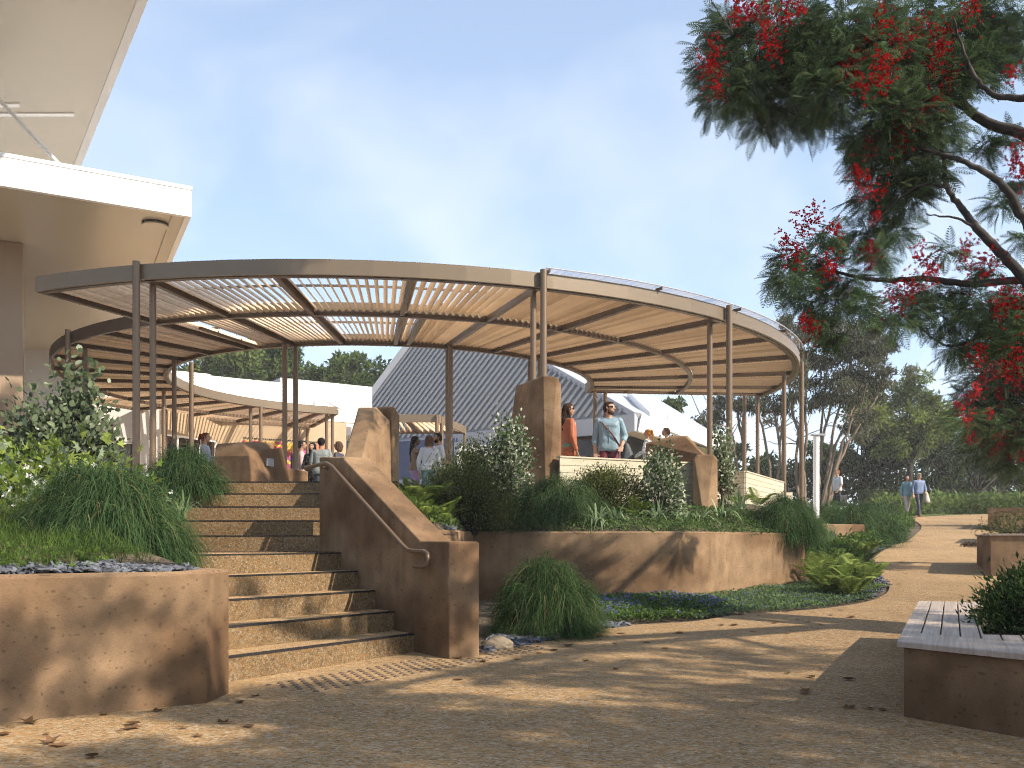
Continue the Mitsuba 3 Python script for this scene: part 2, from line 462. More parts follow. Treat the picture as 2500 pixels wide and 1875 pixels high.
k = thing('retaining_wall', 'long low rusty brown earth wall curving along the planting bed right of the stair', 'retaining wall')
mid_smooth = [tuple(q) for q in np.vstack([[MIDWALL[0]], [MIDWALL[1]], smooth_path(MIDWALL[2:10], 4), [MIDWALL[10]], [MIDWALL[11]]])]
add(k, 'wall', strip_wall(mid_smooth, 0.16, -0.1, MWT), 'earth', smooth=30)

k = thing('planter_wall', 'pale brown earth planter wall in the left foreground with dappled shade', 'planter wall')
PL = [(-9.6, 0.4), (-1.785, 5.40), (-1.765, 5.77)]
PSIDE = [(-1.765, 5.77), (-4.25, 9.12), (-3.66, 9.62)]
add(k, 'front_face', strip_wall([(-9.6, 0.25), (-6.0, 2.56), (-3.6, 4.19), (-1.785, 5.40)], 0.17, -0.1, 0.765), 'earth')
add(k, 'side_face', prism(Polygon([(-1.782, 5.401), (-1.76, 5.75), (-4.05, 8.85), (-4.2, 8.74), (-1.965, 5.71), (-1.952, 5.50), (-1.958, 5.287)]).buffer(0), -0.1, 0.768, 0.015), 'earth')

# the staircase
h = 0.167
WD = np.array([-0.594, 0.804]); WN = np.array([0.804, 0.594])      # along the stair wall, and its outward (right) normal
W0 = np.array([-0.494, 7.37])
ND = np.array([-0.567, -0.824])                                    # along the nosings, right to left
RB = Polygon([tuple(W0 + WD * -0.1 + WN * 0.05), tuple(W0 + WD * 2.5 + WN * 0.05), (-1.80, 9.92), (-4.3, 9.92), (-4.15, 8.95), (-1.80, 5.76), (-1.4, 5.2), (0, 5.8)])
st = thing('staircase', 'pebbled stone staircase climbing from the path to the pergola terrace', 'staircase')
for i in range(5):
    R = np.array([-0.787, 7.87]) + i * 0.345 * WD + WN * 0.06
    cut = Polygon([tuple(R), tuple(R + ND * 4.5), tuple(R + ND * 4.5 + np.array([-8, 6])), tuple(R + np.array([-2, 8])), tuple(R + np.array([1, 3]))])
    poly = RB.intersection(cut)
    add(st, 'step', prism(poly, i * h - (0.1 if i == 0 else 0.002), (i + 1) * h - 0.004), 'pebbles')
    tread = RB.intersection(Polygon([tuple(R), tuple(R + ND * 4.5), tuple(R + ND * 4.5 + np.array([-8, 6])), tuple(R + np.array([-2, 8])), tuple(R + np.array([1, 3]))])).buffer(0)
    n2 = np.array([-0.824, 0.567])
    strip = RB.intersection(Polygon([tuple(R - n2 * 0.006), tuple(R + ND * 4.5 - n2 * 0.006), tuple(R + ND * 4.5 + n2 * 0.05), tuple(R + n2 * 0.05)]))
    add(st, 'tread', prism(tread.difference(strip.buffer(0.001)), (i + 1) * h - 0.004, (i + 1) * h), 'aggregate')
    add(st, 'nosing', prism(strip, (i + 1) * h - 0.010, (i + 1) * h + 0.002), 'dark_strip')
z = 5 * h
UD = [9.30, 9.70, 10.10, 10.50, 10.90]
UZ = [1.004, 1.165, 1.327, 1.489, TZ]
for i in range(5):
    xl = -3.62 - (0.0 if i == 4 else 0.05)
    add(st, 'step', MB().box((xl, UD[i], z - 0.02), (-1.35, 11.6, UZ[i] - 0.012)), 'pebbles_front')
    add(st, 'nosing', MB().box((xl, UD[i] - 0.006, UZ[i] - 0.012), (-1.35, UD[i] + 0.05, UZ[i])), 'dark_strip')
    add(st, 'tread', MB().box((xl, UD[i] + 0.051, UZ[i] - 0.012), (-1.35, UD[i] + 0.42 if i < 4 else 11.6, UZ[i] - 0.001)), 'aggregate')
    z = UZ[i]

# stair wall with its end pillar
def wallpt(s, off, zz):
    q = W0 + WD * s + WN * off
    return (q[0], q[1], zz)
th = 0.27
segs = [(-0.0, 0.52, 0.948, 0.955), (0.44, 1.93, 0.955, 1.765), (1.86, 2.40, 1.76, 1.80)]
U = None
for s0, s1, z0, z1 in segs:
    pts = [wallpt(s, o, zz) for s, zt in ((s0, z0), (s1, z1)) for o in (0, th) for zz in (-0.15, zt)]
    H = rhull(pts, 0.02)
    U = H if U is None else U + H
k = thing('stair_wall', 'sloping rusty brown earth wall beside the stair with the handrail on it', 'wall')
add(k, 'wall', MB().mesh(U), 'earth', smooth=35)

rail = [wallpt(2.62, -0.07, 1.685), wallpt(2.32, -0.08, 1.700), wallpt(2.10, -0.08, 1.705), wallpt(1.98, -0.08, 1.665), wallpt(0.62, -0.08, 0.915), wallpt(0.52, -0.08, 0.868), wallpt(0.40, -0.08, 0.862), wallpt(0.27, -0.08, 0.862), wallpt(0.215, -0.08, 0.845), wallpt(0.20, -0.08, 0.80), wallpt(0.215, -0.08, 0.755), wallpt(0.27, -0.08, 0.738), wallpt(0.42, -0.08, 0.738)]
k = thing('handrail', 'slim bronze tube handrail fixed along the sloping stair wall', 'handrail')
add(k, 'rail', MB().tube(rail, 0.019, 10), 'bronze', smooth=40)
for s, zz in ((0.72, 0.955), (1.80, 1.55), (2.2, 1.70)):
    add(k, 'bracket', MB().tube([wallpt(s, -0.08, zz - 0.02), wallpt(s, 0.01, zz - 0.06)], 0.008, 8), 'bronze', smooth=40)

def blk(name, label, pts, cat='wall', r=0.03):
    k = thing(name, label, cat)
    add(k, 'body', MB().mesh(rhull(pts, r)), 'earth', smooth=35)
    return k
A = at
blk('wall_block', 'tall tapering pale brown earth block at the head of the stair wall', [A(742, 1000, 9.98), A(776, 1005, 9.90), A(845, 1075, 10.8), A(800, 1050, 11.3), A(777, 878, 10.75), A(808, 879, 10.68), A(839, 905, 10.9), A(812, 880, 11.2), A(845, 1160, 10.8), A(776, 1160, 9.86), A(740, 1160, 9.95)])
blk('wall_block', 'darker earth block standing close behind the tapering stair block', [A(820, 876, 11.3), A(848, 876, 11.0), A(857, 892, 11.2), A(857, 1075, 11.2), A(846, 1120, 11.0), A(822, 1075, 11.3), A(825, 880, 11.9), A(858, 893, 11.9), A(858, 1075, 11.9), A(857, 1120, 11.2), A(825, 1075, 11.9)])
blk('wall_block', 'tallest earth pier at the left end of the cream slatted seat wall', [A(1117, 832, 15.0), A(1176, 810, 13.9), A(1203, 813, 13.9), A(1210, 828, 13.95), A(1210, 1110, 13.95), A(1181, 1110, 13.8), A(1088, 1035, 15.0), A(1088, 1110, 15.0), A(1128, 832, 15.4), A(1128, 1075, 15.4), A(1203, 814, 14.3), A(1208, 1110, 14.3)])
k = blk('wall_block', 'stepped low earth wall at the right end of the cream slatted seat wall', [A(1499, 987, 14.45), A(1506, 980, 14.45), A(1540, 980, 14.45), A(1548, 992, 14.5), A(1548, 1130, 14.5), A(1523, 1135, 14.35), A(1499, 1130, 14.5), A(1500, 987, 15.0), A(1546, 987, 15.0), A(1546, 1120, 15.0), A(1500, 1120, 15.0)])
add(k, 'raised_part', MB().mesh(rhull([A(1395, 957, 16.3), A(1454, 941, 16.0), A(1482, 941, 15.7), A(1520, 984, 14.8), A(1395, 1080, 16.3), A(1523, 1090, 14.8), A(1400, 957, 16.7), A(1456, 941, 16.4), A(1486, 941, 16.1), A(1526, 984, 15.2), A(1400, 1080, 16.7), A(1528, 1090, 15.2)], 0.03)), 'earth', smooth=35)
k = blk('wall_block', 'low faceted earth block on the terrace behind the top stair step', [A(455, 1045, 12.9), A(462, 985, 12.95), A(466, 960, 13.1), A(520, 953, 12.85), A(557, 954, 13.2), A(578, 1000, 12.9), A(580, 1045, 12.6), A(545, 1045, 12.4), A(541, 985, 12.45), A(600, 1045, 13.3), A(590, 958, 13.6), A(500, 1045, 13.6)])
add(k, 'low_end', MB().mesh(rhull([A(560, 972, 13.0), A(608, 965, 13.3), A(618, 1000, 13.3), A(625, 1045, 13.3), A(565, 1045, 12.9), A(600, 972, 13.7), A(612, 1045, 13.7)], 0.03)), 'earth', smooth=35)
add(k, 'tail', MB().mesh(rhull([A(612, 1012, 13.3), A(664, 1020, 13.6), A(664, 1048, 13.6), A(612, 1048, 13.3), A(614, 1012, 13.7), A(664, 1020, 14.0), A(664, 1048, 14.0), A(614, 1048, 13.7)], 0.03)), 'earth', smooth=35)
pq = [A(578, 990, 12.78), A(590, 991, 12.9), A(590, 1008, 12.9), A(577, 1006, 12.78)]
pqn = unit(np.cross(pq[1] - pq[0], pq[3] - pq[0])) * 0.012
pv = np.array([q + np.array([0.0, -0.035, 0.0]) for q in pq])
add(k, 'plaque', (np.vstack([pv, pv + np.array([0, 0.08, 0])]), np.array([[0, 1, 2], [0, 2, 3], [4, 6, 5], [4, 7, 6], [0, 4, 5], [0, 5, 1], [1, 5, 6], [1, 6, 2], [2, 6, 7], [2, 7, 3], [3, 7, 4], [3, 4, 0]])), 'roof_metal', label='small grey plate on the block')

# low secondary retaining wall and far planters along the path
k = thing('retaining_wall', 'short low earth wall among ferns beyond the end of the long curved wall', 'retaining wall')
q0, q1 = at(1788, 1160, 20.2), at(1868, 1160, 21.0)
add(k, 'wall', strip_wall([(q0[0] - 0.9, q0[1] - 1.0), (q0[0], q0[1]), (q1[0], q1[1]), (q1[0] + 0.5, q1[1] + 1.5)], 0.16, 0.3, 1.33), 'earth')

def planter(label, corners, z0, z1, lid=True):
    """earth planter box with an open top filled with soil"""
    k = thing('bench_planter', label, 'planter bench')
    poly = Polygon(corners)
    inner = poly.buffer(-0.14, join_style=2)
    add(k, 'body', prism(poly.difference(inner), z0, z1, 0.0), 'earth')
    v, f = tri_poly(inner.buffer(0.01, join_style=2))
    add(k, 'soil', (np.column_stack([v, np.full(len(v), z1 - 0.06)]), f), 'soil')
    return k, poly

BZ = 0.405
C0, uL, uF = np.array([2.07, 4.98]), np.array([949., 2000.]) / 2214, np.array([1303., -2000.]) / 2387
CB = C0 + uL * 3.75
CF = C0 + uF * 3.2
outer = Polygon([tuple(C0), tuple(CF), tuple(CF + np.array([3.4, 1.2])), tuple(CB + np.array([3.6, -1.0])), tuple(CB)])
k = thing('bench_planter', 'timber topped earth bench planter in the right foreground', 'planter bench')
body = outer.buffer(-0.035, join_style=2)
HC = C0 + uL * 0.80 + np.array([0.85, 0.0]) * 0.93
hole = Polygon([(2.92, 5.32), (2.92 + 0.36 * 2.0, 5.32 - 0.40 * 2.0 + 0.72), (4.6, 5.18), (6.2, 6.4), (5.3, 8.0), (3.80, 7.75)])
hole = Polygon([(2.72, 5.34), (4.7, 4.95), (6.4, 6.2), (5.6, 8.1), (3.86, 7.75)])
add(k, 'body', prism(body.difference(hole.buffer(0.04)), -0.05, BZ - 0.032), 'earth')
v, f = tri_poly(hole.buffer(0.05))
add(k, 'soil', (np.column_stack([v, np.full(len(v), BZ - 0.09)]), f), 'soil')
nF = np.array([0.838, 0.546])                      # inward normal of the front edge
front_band = Polygon([tuple(C0), tuple(CF), tuple(CF + nF * 0.52), tuple(C0 + uL * 0.60)])
rest = outer.difference(front_band.buffer(0.004)).difference(hole)
add(k, 'plank', prism(front_band.difference(hole), BZ - 0.03, BZ, 0.004), 'timber')
nL = np.array([0.903, -0.4287])                    # inward normal of the left edge
for i in range(42):
    a = C0 - uL * 3 + nL * (0.104 * i + (0.004 if i else -0.02))
    b = C0 - uL * 3 + nL * (0.104 * (i + 1) - 0.004)
    s = Polygon([tuple(a), tuple(b), tuple(b + uL * 9), tuple(a + uL * 9)]).intersection(rest)
    for q in getattr(s, 'geoms', [s]):
        if q.geom_type == 'Polygon' and q.area > 0.02:
            add(k, 'plank', prism(q, BZ - 0.03, BZ, 0.004), 'timber')

def far_planter(label, x, y0, y1, D, w, dep, wood=True, sk=0.0):
    p = at(x, y0, D)
    z0, z1 = p[2], at(x, y1, D)[2]
    c = [(p[0], p[1]), (p[0] + w, p[1] - 0.35 * w), (p[0] + w + dep * 0.3, p[1] + dep), (p[0] + sk, p[1] + dep)]
    poly = Polygon(c)
    k = thing('bench_planter', label, 'planter bench')
    inner = poly.buffer(-0.42 if wood else -0.16, join_style=2)
    add(k, 'body', prism(poly.difference(inner), z0 - 0.4, z1 - (0.03 if wood else 0)), 'earth')
    v, f = tri_poly(inner.buffer(0.02))
    add(k, 'soil', (np.column_stack([v, np.full(len(v), z1 - 0.08)]), f), 'soil')
    if wood:
        o = poly.buffer(0.03, join_style=2)
        ring = o.difference(inner)
        x0_, y0_, x1_, y1_ = ring.bounds
        cx, cy = inner.centroid.x, inner.centroid.y
        oc, ic = list(o.exterior.coords)[:-1], list(inner.exterior.coords)[:-1]
        for a in range(4):
            b = (a + 1) % 4
            # nearest inner corners
            ia = min(ic, key=lambda q: (q[0] - oc[a][0]) ** 2 + (q[1] - oc[a][1]) ** 2); ib = min(ic, key=lambda q: (q[0] - oc[b][0]) ** 2 + (q[1] - oc[b][1]) ** 2)
            for t0, t1 in ((0.0, 0.47), (0.5, 1.0)):
                m_ = lambda o_, i_, t: (o_[0] * (1 - t) + i_[0] * t, o_[1] * (1 - t) + i_[1] * t)
                add(k, 'plank', prism(Polygon([m_(oc[a], ia, t0), m_(oc[b], ib, t0), m_(oc[b], ib, t1), m_(oc[a], ia, t1)]).buffer(-0.003, join_style=2), z1 - 0.028, z1, 0.003), 'timber')
    return k, poly, z1
fp1 = far_planter('earth bench planter with a thin timber top at the right edge of the path', 2141, 1213, 1153, 14.6, 3.2, 2.2, True, 0.88)
fp2 = far_planter('plain earth planter behind the timber topped one at the right picture edge', 2162, 1152, 1108, 22.5, 4.0, 2.0, False, 1.0)
fp3 = far_planter('farthest long low earth planter at the right edge of the path', 2134, 1122, 1097, 30, 5.5, 2.6, False, 1.4)

# cream slatted seat walls
def slat_wall(label, a, b, z0, z1, n, extra=None):
    k = thing('seat_wall', label, 'slatted wall')
    a, b = np.array(a, float), np.array(b, float)
    pts = [a, b] + ([np.array(extra, float)] if extra is not None else [])
    hb = (z1 - 0.028 - z0) / n
    for p, q in zip(pts[:-1], pts[1:]):
        d = unit(q - p); nr = np.array([-d[1], d[0]])
        for i in range(n):
            z = z0 + i * hb
            add(k, 'board', MB().beam((*(p + d * 0.004), z + hb / 2), (*(q - d * 0.004), z + hb / 2), 0.03, hb - 0.007), 'cream')
        add(k, 'backing', MB().beam((*(p + nr * 0.025 + d * 0.02), (z0 + z1) / 2 - 0.02), (*(q + nr * 0.025 - d * 0.02), (z0 + z1) / 2 - 0.02), 0.016, z1 - z0 - 0.06), 'bronze_dark')
        add(k, 'cap', MB().beam((*(p + nr * 0.03), z1 - 0.012), (*(q + nr * 0.03), z1 - 0.012), 0.12, 0.024), 'cream')
    return k
q0, q1 = at(1208, 985, 13.75), at(1504, 1000, 14.9)
slat_wall('cream slatted timber seat wall between the tallest pier and the stepped wall', q0[:2], q1[:2], 1.20, 2.215, 9)
q0, q1, q2 = at(1577, 1016, 18.6), at(1610, 1017, 18.2), at(1692, 1041, 21.6)
slat_wall('smaller cream slatted timber seat wall behind the right columns', q0[:2], q1[:2], 1.68, 2.335, 6, q2[:2])
# ---------------------------------------------------------------- ring pergola
CX, CY, CZ = -3.35, 24.5, 4.99          # centre of the rings, height of the underside
RI, RM, RO = 5.4, 7.93, 10.45
def pol(a, r, z=0.0):
    a = math.radians(a)
    return np.array([CX + r * math.sin(a), CY - r * math.cos(a), z])
def arc(r, a0, a1, w, z0, z1, step=1.2):
    n = max(3, int(abs(a1 - a0) / step))
    A_ = np.linspace(a0, a1, n + 1)
    V = np.vstack([np.array([pol(a, r - w / 2, z0), pol(a, r + w / 2, z0), pol(a, r + w / 2, z1), pol(a, r - w / 2, z1)]) for a in A_])
    F = []
    for i in range(n):
        for j in range(4):
            a, b = i * 4 + j, i * 4 + (j + 1) % 4
            F += [[a, b, b + 4], [a, b + 4, a + 4]]
    F += [[0, 2, 1], [0, 3, 2], [n * 4, n * 4 + 1, n * 4 + 2], [n * 4, n * 4 + 2, n * 4 + 3]]
    return V, np.array(F)

pg = thing('pergola', 'large bronze ring pergola with fanned timber slats over the terrace', 'pergola')
LA, RA, BA = -24.6, 97.0, -156.0
RB2 = 9.25
add(pg, 'outer_fascia', arc(RO, LA, RA, 0.06, CZ, CZ + 0.235, 3.83), 'fascia')
add(pg, 'outer_angle', arc(RO - 0.09, LA, RA, 0.10, CZ - 0.012, CZ + 0.03), 'bronze_dark', smooth=40)
add(pg, 'outer_fascia', arc(RM, BA + 46, LA, 0.06, CZ, CZ + 0.235), 'bronze_dark', smooth=40, label='dark fascia of the left part of the ring')
add(pg, 'middle_ring', arc(RM, LA, RA, 0.09, CZ - 0.01, CZ + 0.06), 'bronze_dark', smooth=40)
add(pg, 'middle_ring', arc(RM, LA, RA, 0.03, CZ + 0.06, CZ + 0.235), 'fascia', smooth=40)
add(pg, 'middle_ring', arc(RM, BA, BA + 46, 0.06, CZ, CZ + 0.16), 'bronze', smooth=40)
add(pg, 'inner_ring', arc(RI, BA, RA, 0.05, CZ, CZ + 0.235), 'fascia', smooth=40)
add(pg, 'inner_angle', arc(RI + 0.06, BA, RA, 0.08, CZ - 0.012, CZ + 0.04), 'bronze_dark', smooth=40)
add(pg, 'back_fascia', arc(RB2, BA, BA + 52, 0.06, CZ, CZ + 0.2), 'bronze', smooth=40)
for r, a0, a1 in ((6.65, BA, RA), (9.2, LA, RA)):
    add(pg, 'purlin', arc(r, a0, a1, 0.03, CZ + 0.165, CZ + 0.20), 'bronze', smooth=40)
angs = [RA] + [(-24.6 + 11.5 * i) for i in range(11)] + [-36.1 - 11.5 * i for i in range(11)] + [BA]
for a in angs:
    r1 = RO - 0.04 if a >= LA - 0.1 else (RM - 0.04 if a > BA + 50 else RB2 - 0.04)
    segs_ = [(RI + 0.03, RM - 0.05)] + ([(RM + 0.05, r1)] if r1 > RM + 0.2 else [])
    for r0, r1_ in segs_:
        add(pg, 'beam', MB().beam(pol(a, r0, CZ + 0.075), pol(a, r1_, CZ + 0.075), 0.085, 0.15), 'bronze_dark')
add(pg, 'beam', MB().beam(pol(12.6, RI + 0.03, CZ + 0.075), pol(12.6, RM - 0.05, CZ + 0.075), 0.085, 0.15), 'bronze_dark')
# slats
slats = []
step = 11.5 / 13
def slat_run(a0, a1, r0, r1):
    n = int(round((a1 - a0) / step))
    for i in range(n):
        a = a0 + (i + 0.5) * (a1 - a0) / n
        if min(abs(a - b) for b in angs) < 0.22 or (r0 < 6 and -21.4 < a < -19.8):
            continue
        p0, p1 = pol(a, r0, CZ + 0.115), pol(a, r1, CZ + 0.115)
        slats.append((a, min(np.linalg.norm(p0 - [0, 0, EYE]), np.linalg.norm(p1 - [0, 0, EYE])), p0, p1))
slat_run(LA, RA, RM + 0.05, RO - 0.04)
slat_run(BA, RA, RI + 0.03, RM - 0.05)
slat_run(BA, BA + 50, RM + 0.04, RB2 - 0.04)
slats.sort(key=lambda q: q[1])
def slat_geo(a, p0, p1, w=0.022, hh=0.09, tilt=35):
    d = unit(p1 - p0)                                   # outward
    tn = np.array([math.cos(math.radians(a)), math.sin(math.radians(a)), 0.0])
    t = math.radians(tilt)
    up_ = np.array([0, 0, 1.0]) * math.cos(t) - tn * math.sin(t)
    x_ = np.cross(d, up_)
    return (p0 + p1) / 2 + (BOXV * [w, np.linalg.norm(p1 - p0), hh]) @ np.stack([x_, d, up_]), BOXF
for a, d_, p0, p1 in slats[:300]:
    add(pg, 'slat', slat_geo(a, p0, p1), 'slat')
mb = MB()
for a, d_, p0, p1 in slats[300:]:
    mb.add(*slat_geo(a, p0, p1))
add(pg, 'far_slats', mb, 'slat', kind='stuff')
# clear sheet roofing above the right-hand part, on small stand-offs
def annulus(r0, r1, a0, a1, z):
    A_ = np.linspace(a0, a1, 50)
    V = np.vstack([[pol(a, r0, z), pol(a, r1, z)] for a in A_])
    F = []
    for i in range(49):
        F += [[2 * i, 2 * i + 1, 2 * i + 3], [2 * i, 2 * i + 3, 2 * i + 2]]
    return V, np.array(F)
add(pg, 'roof_sheet', annulus(RI, RO + 0.12, 21.6, RA, CZ + 0.295), 'glass', label='clear sheet above the slats')
add(pg, 'sheet_edge', arc(RO + 0.12, 21.6, RA, 0.02, CZ + 0.288, CZ + 0.302), 'pale_metal')
for a in range(22, 97, 12):
    add(pg, 'standoff', MB().beam(pol(a, RO - 0.05, CZ + 0.262), pol(a, RO + 0.11, CZ + 0.262), 0.02, 0.05), 'bronze_dark')
def col(a, r, top=None, z0=TZ, rad=0.051, z1=None):
    p = pol(a, r)
    add(pg, 'column', MB().tube([(p[0], p[1], z0), (p[0], p[1], z1 or CZ)], rad, 14), 'bronze', smooth=40)
for a, z0 in ((-13.3, 1.3), (21.4, 1.4), (43.9, 1.1), (77.5, 1.2)):
    col(a, RO + 0.10, z0=z0, rad=0.056, z1=CZ + 0.26)
    col(a - (0 if a < 60 else 1.5), RO - 0.32, z0=z0, rad=0.051)
for a in (-47.5, -13.3, 21.4, 44.3):
    col(a, RI + 0.28); col(a + 0.6, RI - 0.09)
col(96.2, RO - 0.25); col(96.2, RO - 0.62); col(94.5, RI + 0.2); col(95.5, RI + 0.5)
col(-45.0, RM + 0.1, z1=CZ + 0.26, rad=0.056); col(-47.5, RM - 0.35)
col(-127, RI + 0.28); col(-128, RI - 0.09)
col(-92, RI + 0.55); col(-118, RM + 0.3, rad=0.055)
col(BA + 1.2, RI + 0.2); col(BA + 3, RI + 0.25); col(BA + 1.5, RB2 - 0.3); col(BA + 3, RB2 - 0.2)
# white shelf lights hung under two cells of the inner ring
p0, p1 = pol(-19.2, RI + 0.35, CZ - 0.05), pol(-19.2, RM - 0.35, CZ - 0.05)
lt = thing('tube_light', 'long bronze tube light hung under the inner ring of the pergola', 'light')
add(lt, 'tube', MB().tube([p0, p1], 0.035, 10), 'bronze', smooth=40)
for t in (0.3, 0.7):
    q = p0 * (1 - t) + p1 * t
    add(lt, 'hanger', MB().tube([q, q + np.array([0, 0, 0.07])], 0.01, 6), 'bronze_dark')

# ---------------------------------------------------------------- small far pergola beyond the stair blocks
k = thing('pergola', 'small far straight pergola with bright slat gaps behind the stair blocks', 'pergola')
fa, fb = at(835, 905, 30.5), at(946, 905, 30.5)
fz = fa[2] - 0.1
add(k, 'fascia', MB().beam((fa[0], fa[1], fz + 0.12), (fb[0], fb[1], fz + 0.12), 0.06, 0.26), 'fascia')
add(k, 'fascia', MB().beam((fb[0], fb[1] + 0.04, fz + 0.12), (fb[0] + 0.75, fb[1] + 3.2, fz + 0.12), 0.06, 0.26), 'fascia')
add(k, 'back_rail', MB().beam((fa[0] - 0.2, fa[1] + 3.2, fz + 0.06), (fb[0] + 0.75, fb[1] + 3.2, fz + 0.06), 0.06, 0.15), 'bronze_dark')
for i in range(12):
    t = (i + 0.5) / 12
    a = fa * (1 - t) + fb * t
    b = a + np.array([-0.3 + 0.9 * t, 3.15, 0])
    add(k, 'slat' if i != 4 else 'beam', MB().beam((a[0], a[1] + 0.04, fz + 0.1), (b[0], b[1], fz + 0.1), 0.035 if i != 4 else 0.16, 0.10), 'slat' if i != 4 else 'bronze_dark')
for q in (fb + [-0.03, -0.08, 0], fb + [0.10, 0.35, 0], fb + [0.72, 3.1, 0]):
    add(k, 'column', MB().tube([(q[0], q[1], TZ), (q[0], q[1], fz + 0.22)], 0.06, 10), 'bronze', smooth=40)

# ---------------------------------------------------------------- white building on the left
def panel(pts, th, mat=None):
    """flat plate from a planar polygon given as 3-D points, thickened by th against its normal"""
    pts = np.array(pts, float)
    n = unit(np.cross(pts[1] - pts[0], pts[2] - pts[0])) * th
    m = len(pts)
    V = np.vstack([pts, pts - n])
    F = [[0, i, i + 1] for i in range(1, m - 1)] + [[m, m + i + 1, m + i] for i in range(1, m - 1)]
    for i in range(m):
        j = (i + 1) % m
        F += [[i, m + i, m + j], [i, m + j, j]]
    return V, np.array(F)

wb = thing('white_building', 'white building at left with a deep flat eave and tall tan soffits', 'building')
SZ = 6.8
s = (SZ - EYE)
c1 = np.array([(413 - 1106) * s / (1170 - 468), 2000 * s / (1170 - 468)])     # eave corner
c0 = np.array([(0 - 1106) * s / (1170 - 400), 2000 * s / (1170 - 400)])
e2 = np.array([(372 - 1106) * s / (1170 - 565), 2000 * s / (1170 - 565)])
fd = unit(c0 - c1); sd = unit(e2 - c1)
cL, cBk = c1 + fd * 9.0, c1 + sd * 20.0
cLB = cL + sd * 20.0
FH = 0.545
eps = sd * 0.05 - fd * 0
slab = Polygon([tuple(c1), tuple(cBk), tuple(cLB), tuple(cL)])
ins = slab.buffer(-0.10, join_style=2)
add(wb, 'eave_fascia', prism(slab.difference(ins), SZ, SZ + FH - 0.07), 'white')
add(wb, 'eave_capping', prism(slab.buffer(0.015, join_style=2).difference(ins), SZ + FH - 0.065, SZ + FH), 'white')
add(wb, 'eave_soffit', prism(ins.buffer(0.01, join_style=2), SZ + 0.012, SZ + 0.05), 'soffit')
add(wb, 'eave_roof', prism(ins.buffer(0.01, join_style=2), SZ + FH - 0.05, SZ + FH - 0.02), 'white')
tr0, tr1 = c1 - sd * 0 + fd * 0.32, c1 + sd * 14 + fd * 0.32
add(wb, 'soffit_joint', MB().beam((*(tr0 + sd * 0.2), SZ + 0.006), (*tr1, SZ + 0.006), 0.018, 0.012), 'bronze')
so = thing('soffit_light', 'round flush white light on the tan eave soffit', 'light')
lp = np.array([(335 - 1106) * s / (1170 - 484), 2000 * s / (1170 - 484)])
ring = [(0.24 * math.cos(t), 0.24 * math.sin(t)) for t in np.linspace(0, 2 * math.pi, 28, endpoint=False)]
add(so, 'rim', MB().mesh(trimesh.creation.cylinder(0.235, 0.03, 32).apply_translation((lp[0], lp[1], SZ - 0.003))), 'dark', smooth=40)
add(so, 'diffuser', MB().mesh(trimesh.creation.cylinder(0.225, 0.06, 32).apply_translation((lp[0], lp[1], SZ - 0.015))), 'soffit', smooth=40)
# upper roof soffit
UZH = 11.0; s2 = UZH - EYE
u1 = np.array([(320 - 1106) * s2 / 1172, 2000 * s2 / 1172]); u2 = np.array([(176 - 1106) * s2 / (1170 - 355), 2000 * s2 / (1170 - 355)])
ud = unit(u2 - u1)
ua, ub = u1 - ud * 8, u1 + ud * 16
up = Polygon([tuple(ua), tuple(ub), tuple(ub + np.array([-22, -3])), tuple(ua + np.array([-22, -3]))])
add(wb, 'upper_soffit', prism(up.buffer(-0.18, join_style=2), UZH, UZH + 0.04), 'soffit')
add(wb, 'upper_fascia', prism(up.difference(up.buffer(-0.175, join_style=2)), UZH - 0.015, UZH + 0.5), 'wall')
lx = [((x - 1106) * s2 / (1170 - y), 2000 * s2 / (1170 - y)) for x, y in ((-60, 243), (160, 243), (160, 249), (-60, 249))]
add(wb, 'soffit_strip', prism(Polygon(lx), UZH - 0.03, UZH - 0.004), 'white', label='thin white strip across the upper soffit')
lx = [((x - 1106) * s2 / (1170 - y), 2000 * s2 / (1170 - y)) for x, y in ((-60, 222), (42, 222), (42, 229), (-60, 229))]
add(wb, 'soffit_strip', prism(Polygon(lx), UZH - 0.03, UZH - 0.004), 'white')
# brace from the upper wall to the eave
pa, pb = at(-10, 206, 20.0), at(257, 369, 18.9)
pb[2] = SZ + FH - 0.02
add(wb, 'brace', MB().tube([pa, pb], 0.04, 10), 'white', smooth=40)
# rooftop hatch
hq = c1 + sd * 4.6 + fd * 2.15
hb_ = MB()
hp = [hq, hq + fd * 1.1, hq + fd * 1.1 + sd * 1.4, hq + sd * 1.4]
hv = [(*hp[0], SZ + 0.4), (*hp[1], SZ + 0.4), (*hp[2], SZ + 0.4), (*hp[3], SZ + 0.4), (*hp[0], SZ + FH + 0.28), (*hp[1], SZ + FH + 0.75), (*hp[2], SZ + FH + 0.75), (*hp[3], SZ + FH + 0.28)]
hf = [[0, 1, 5], [0, 5, 4], [1, 2, 6], [1, 6, 5], [2, 3, 7], [2, 7, 6], [3, 0, 4], [3, 4, 7], [4, 5, 6], [4, 6, 7]]
rh = add(wb, 'roof_hatch', (np.array(hv), np.array(hf)), 'tan_wall')
lid = np.array([(*(hp[0] - fd * 0.12 - sd * 0.1), SZ + FH + 0.30), (*(hp[1] + fd * 0.1 - sd * 0.1), SZ + FH + 0.83), (*(hp[2] + fd * 0.1 + sd * 0.1), SZ + FH + 0.83), (*(hp[3] - fd * 0.12 + sd * 0.1), SZ + FH + 0.30)])
add(rh, 'lid', panel(lid, 0.05), 'pale_metal')
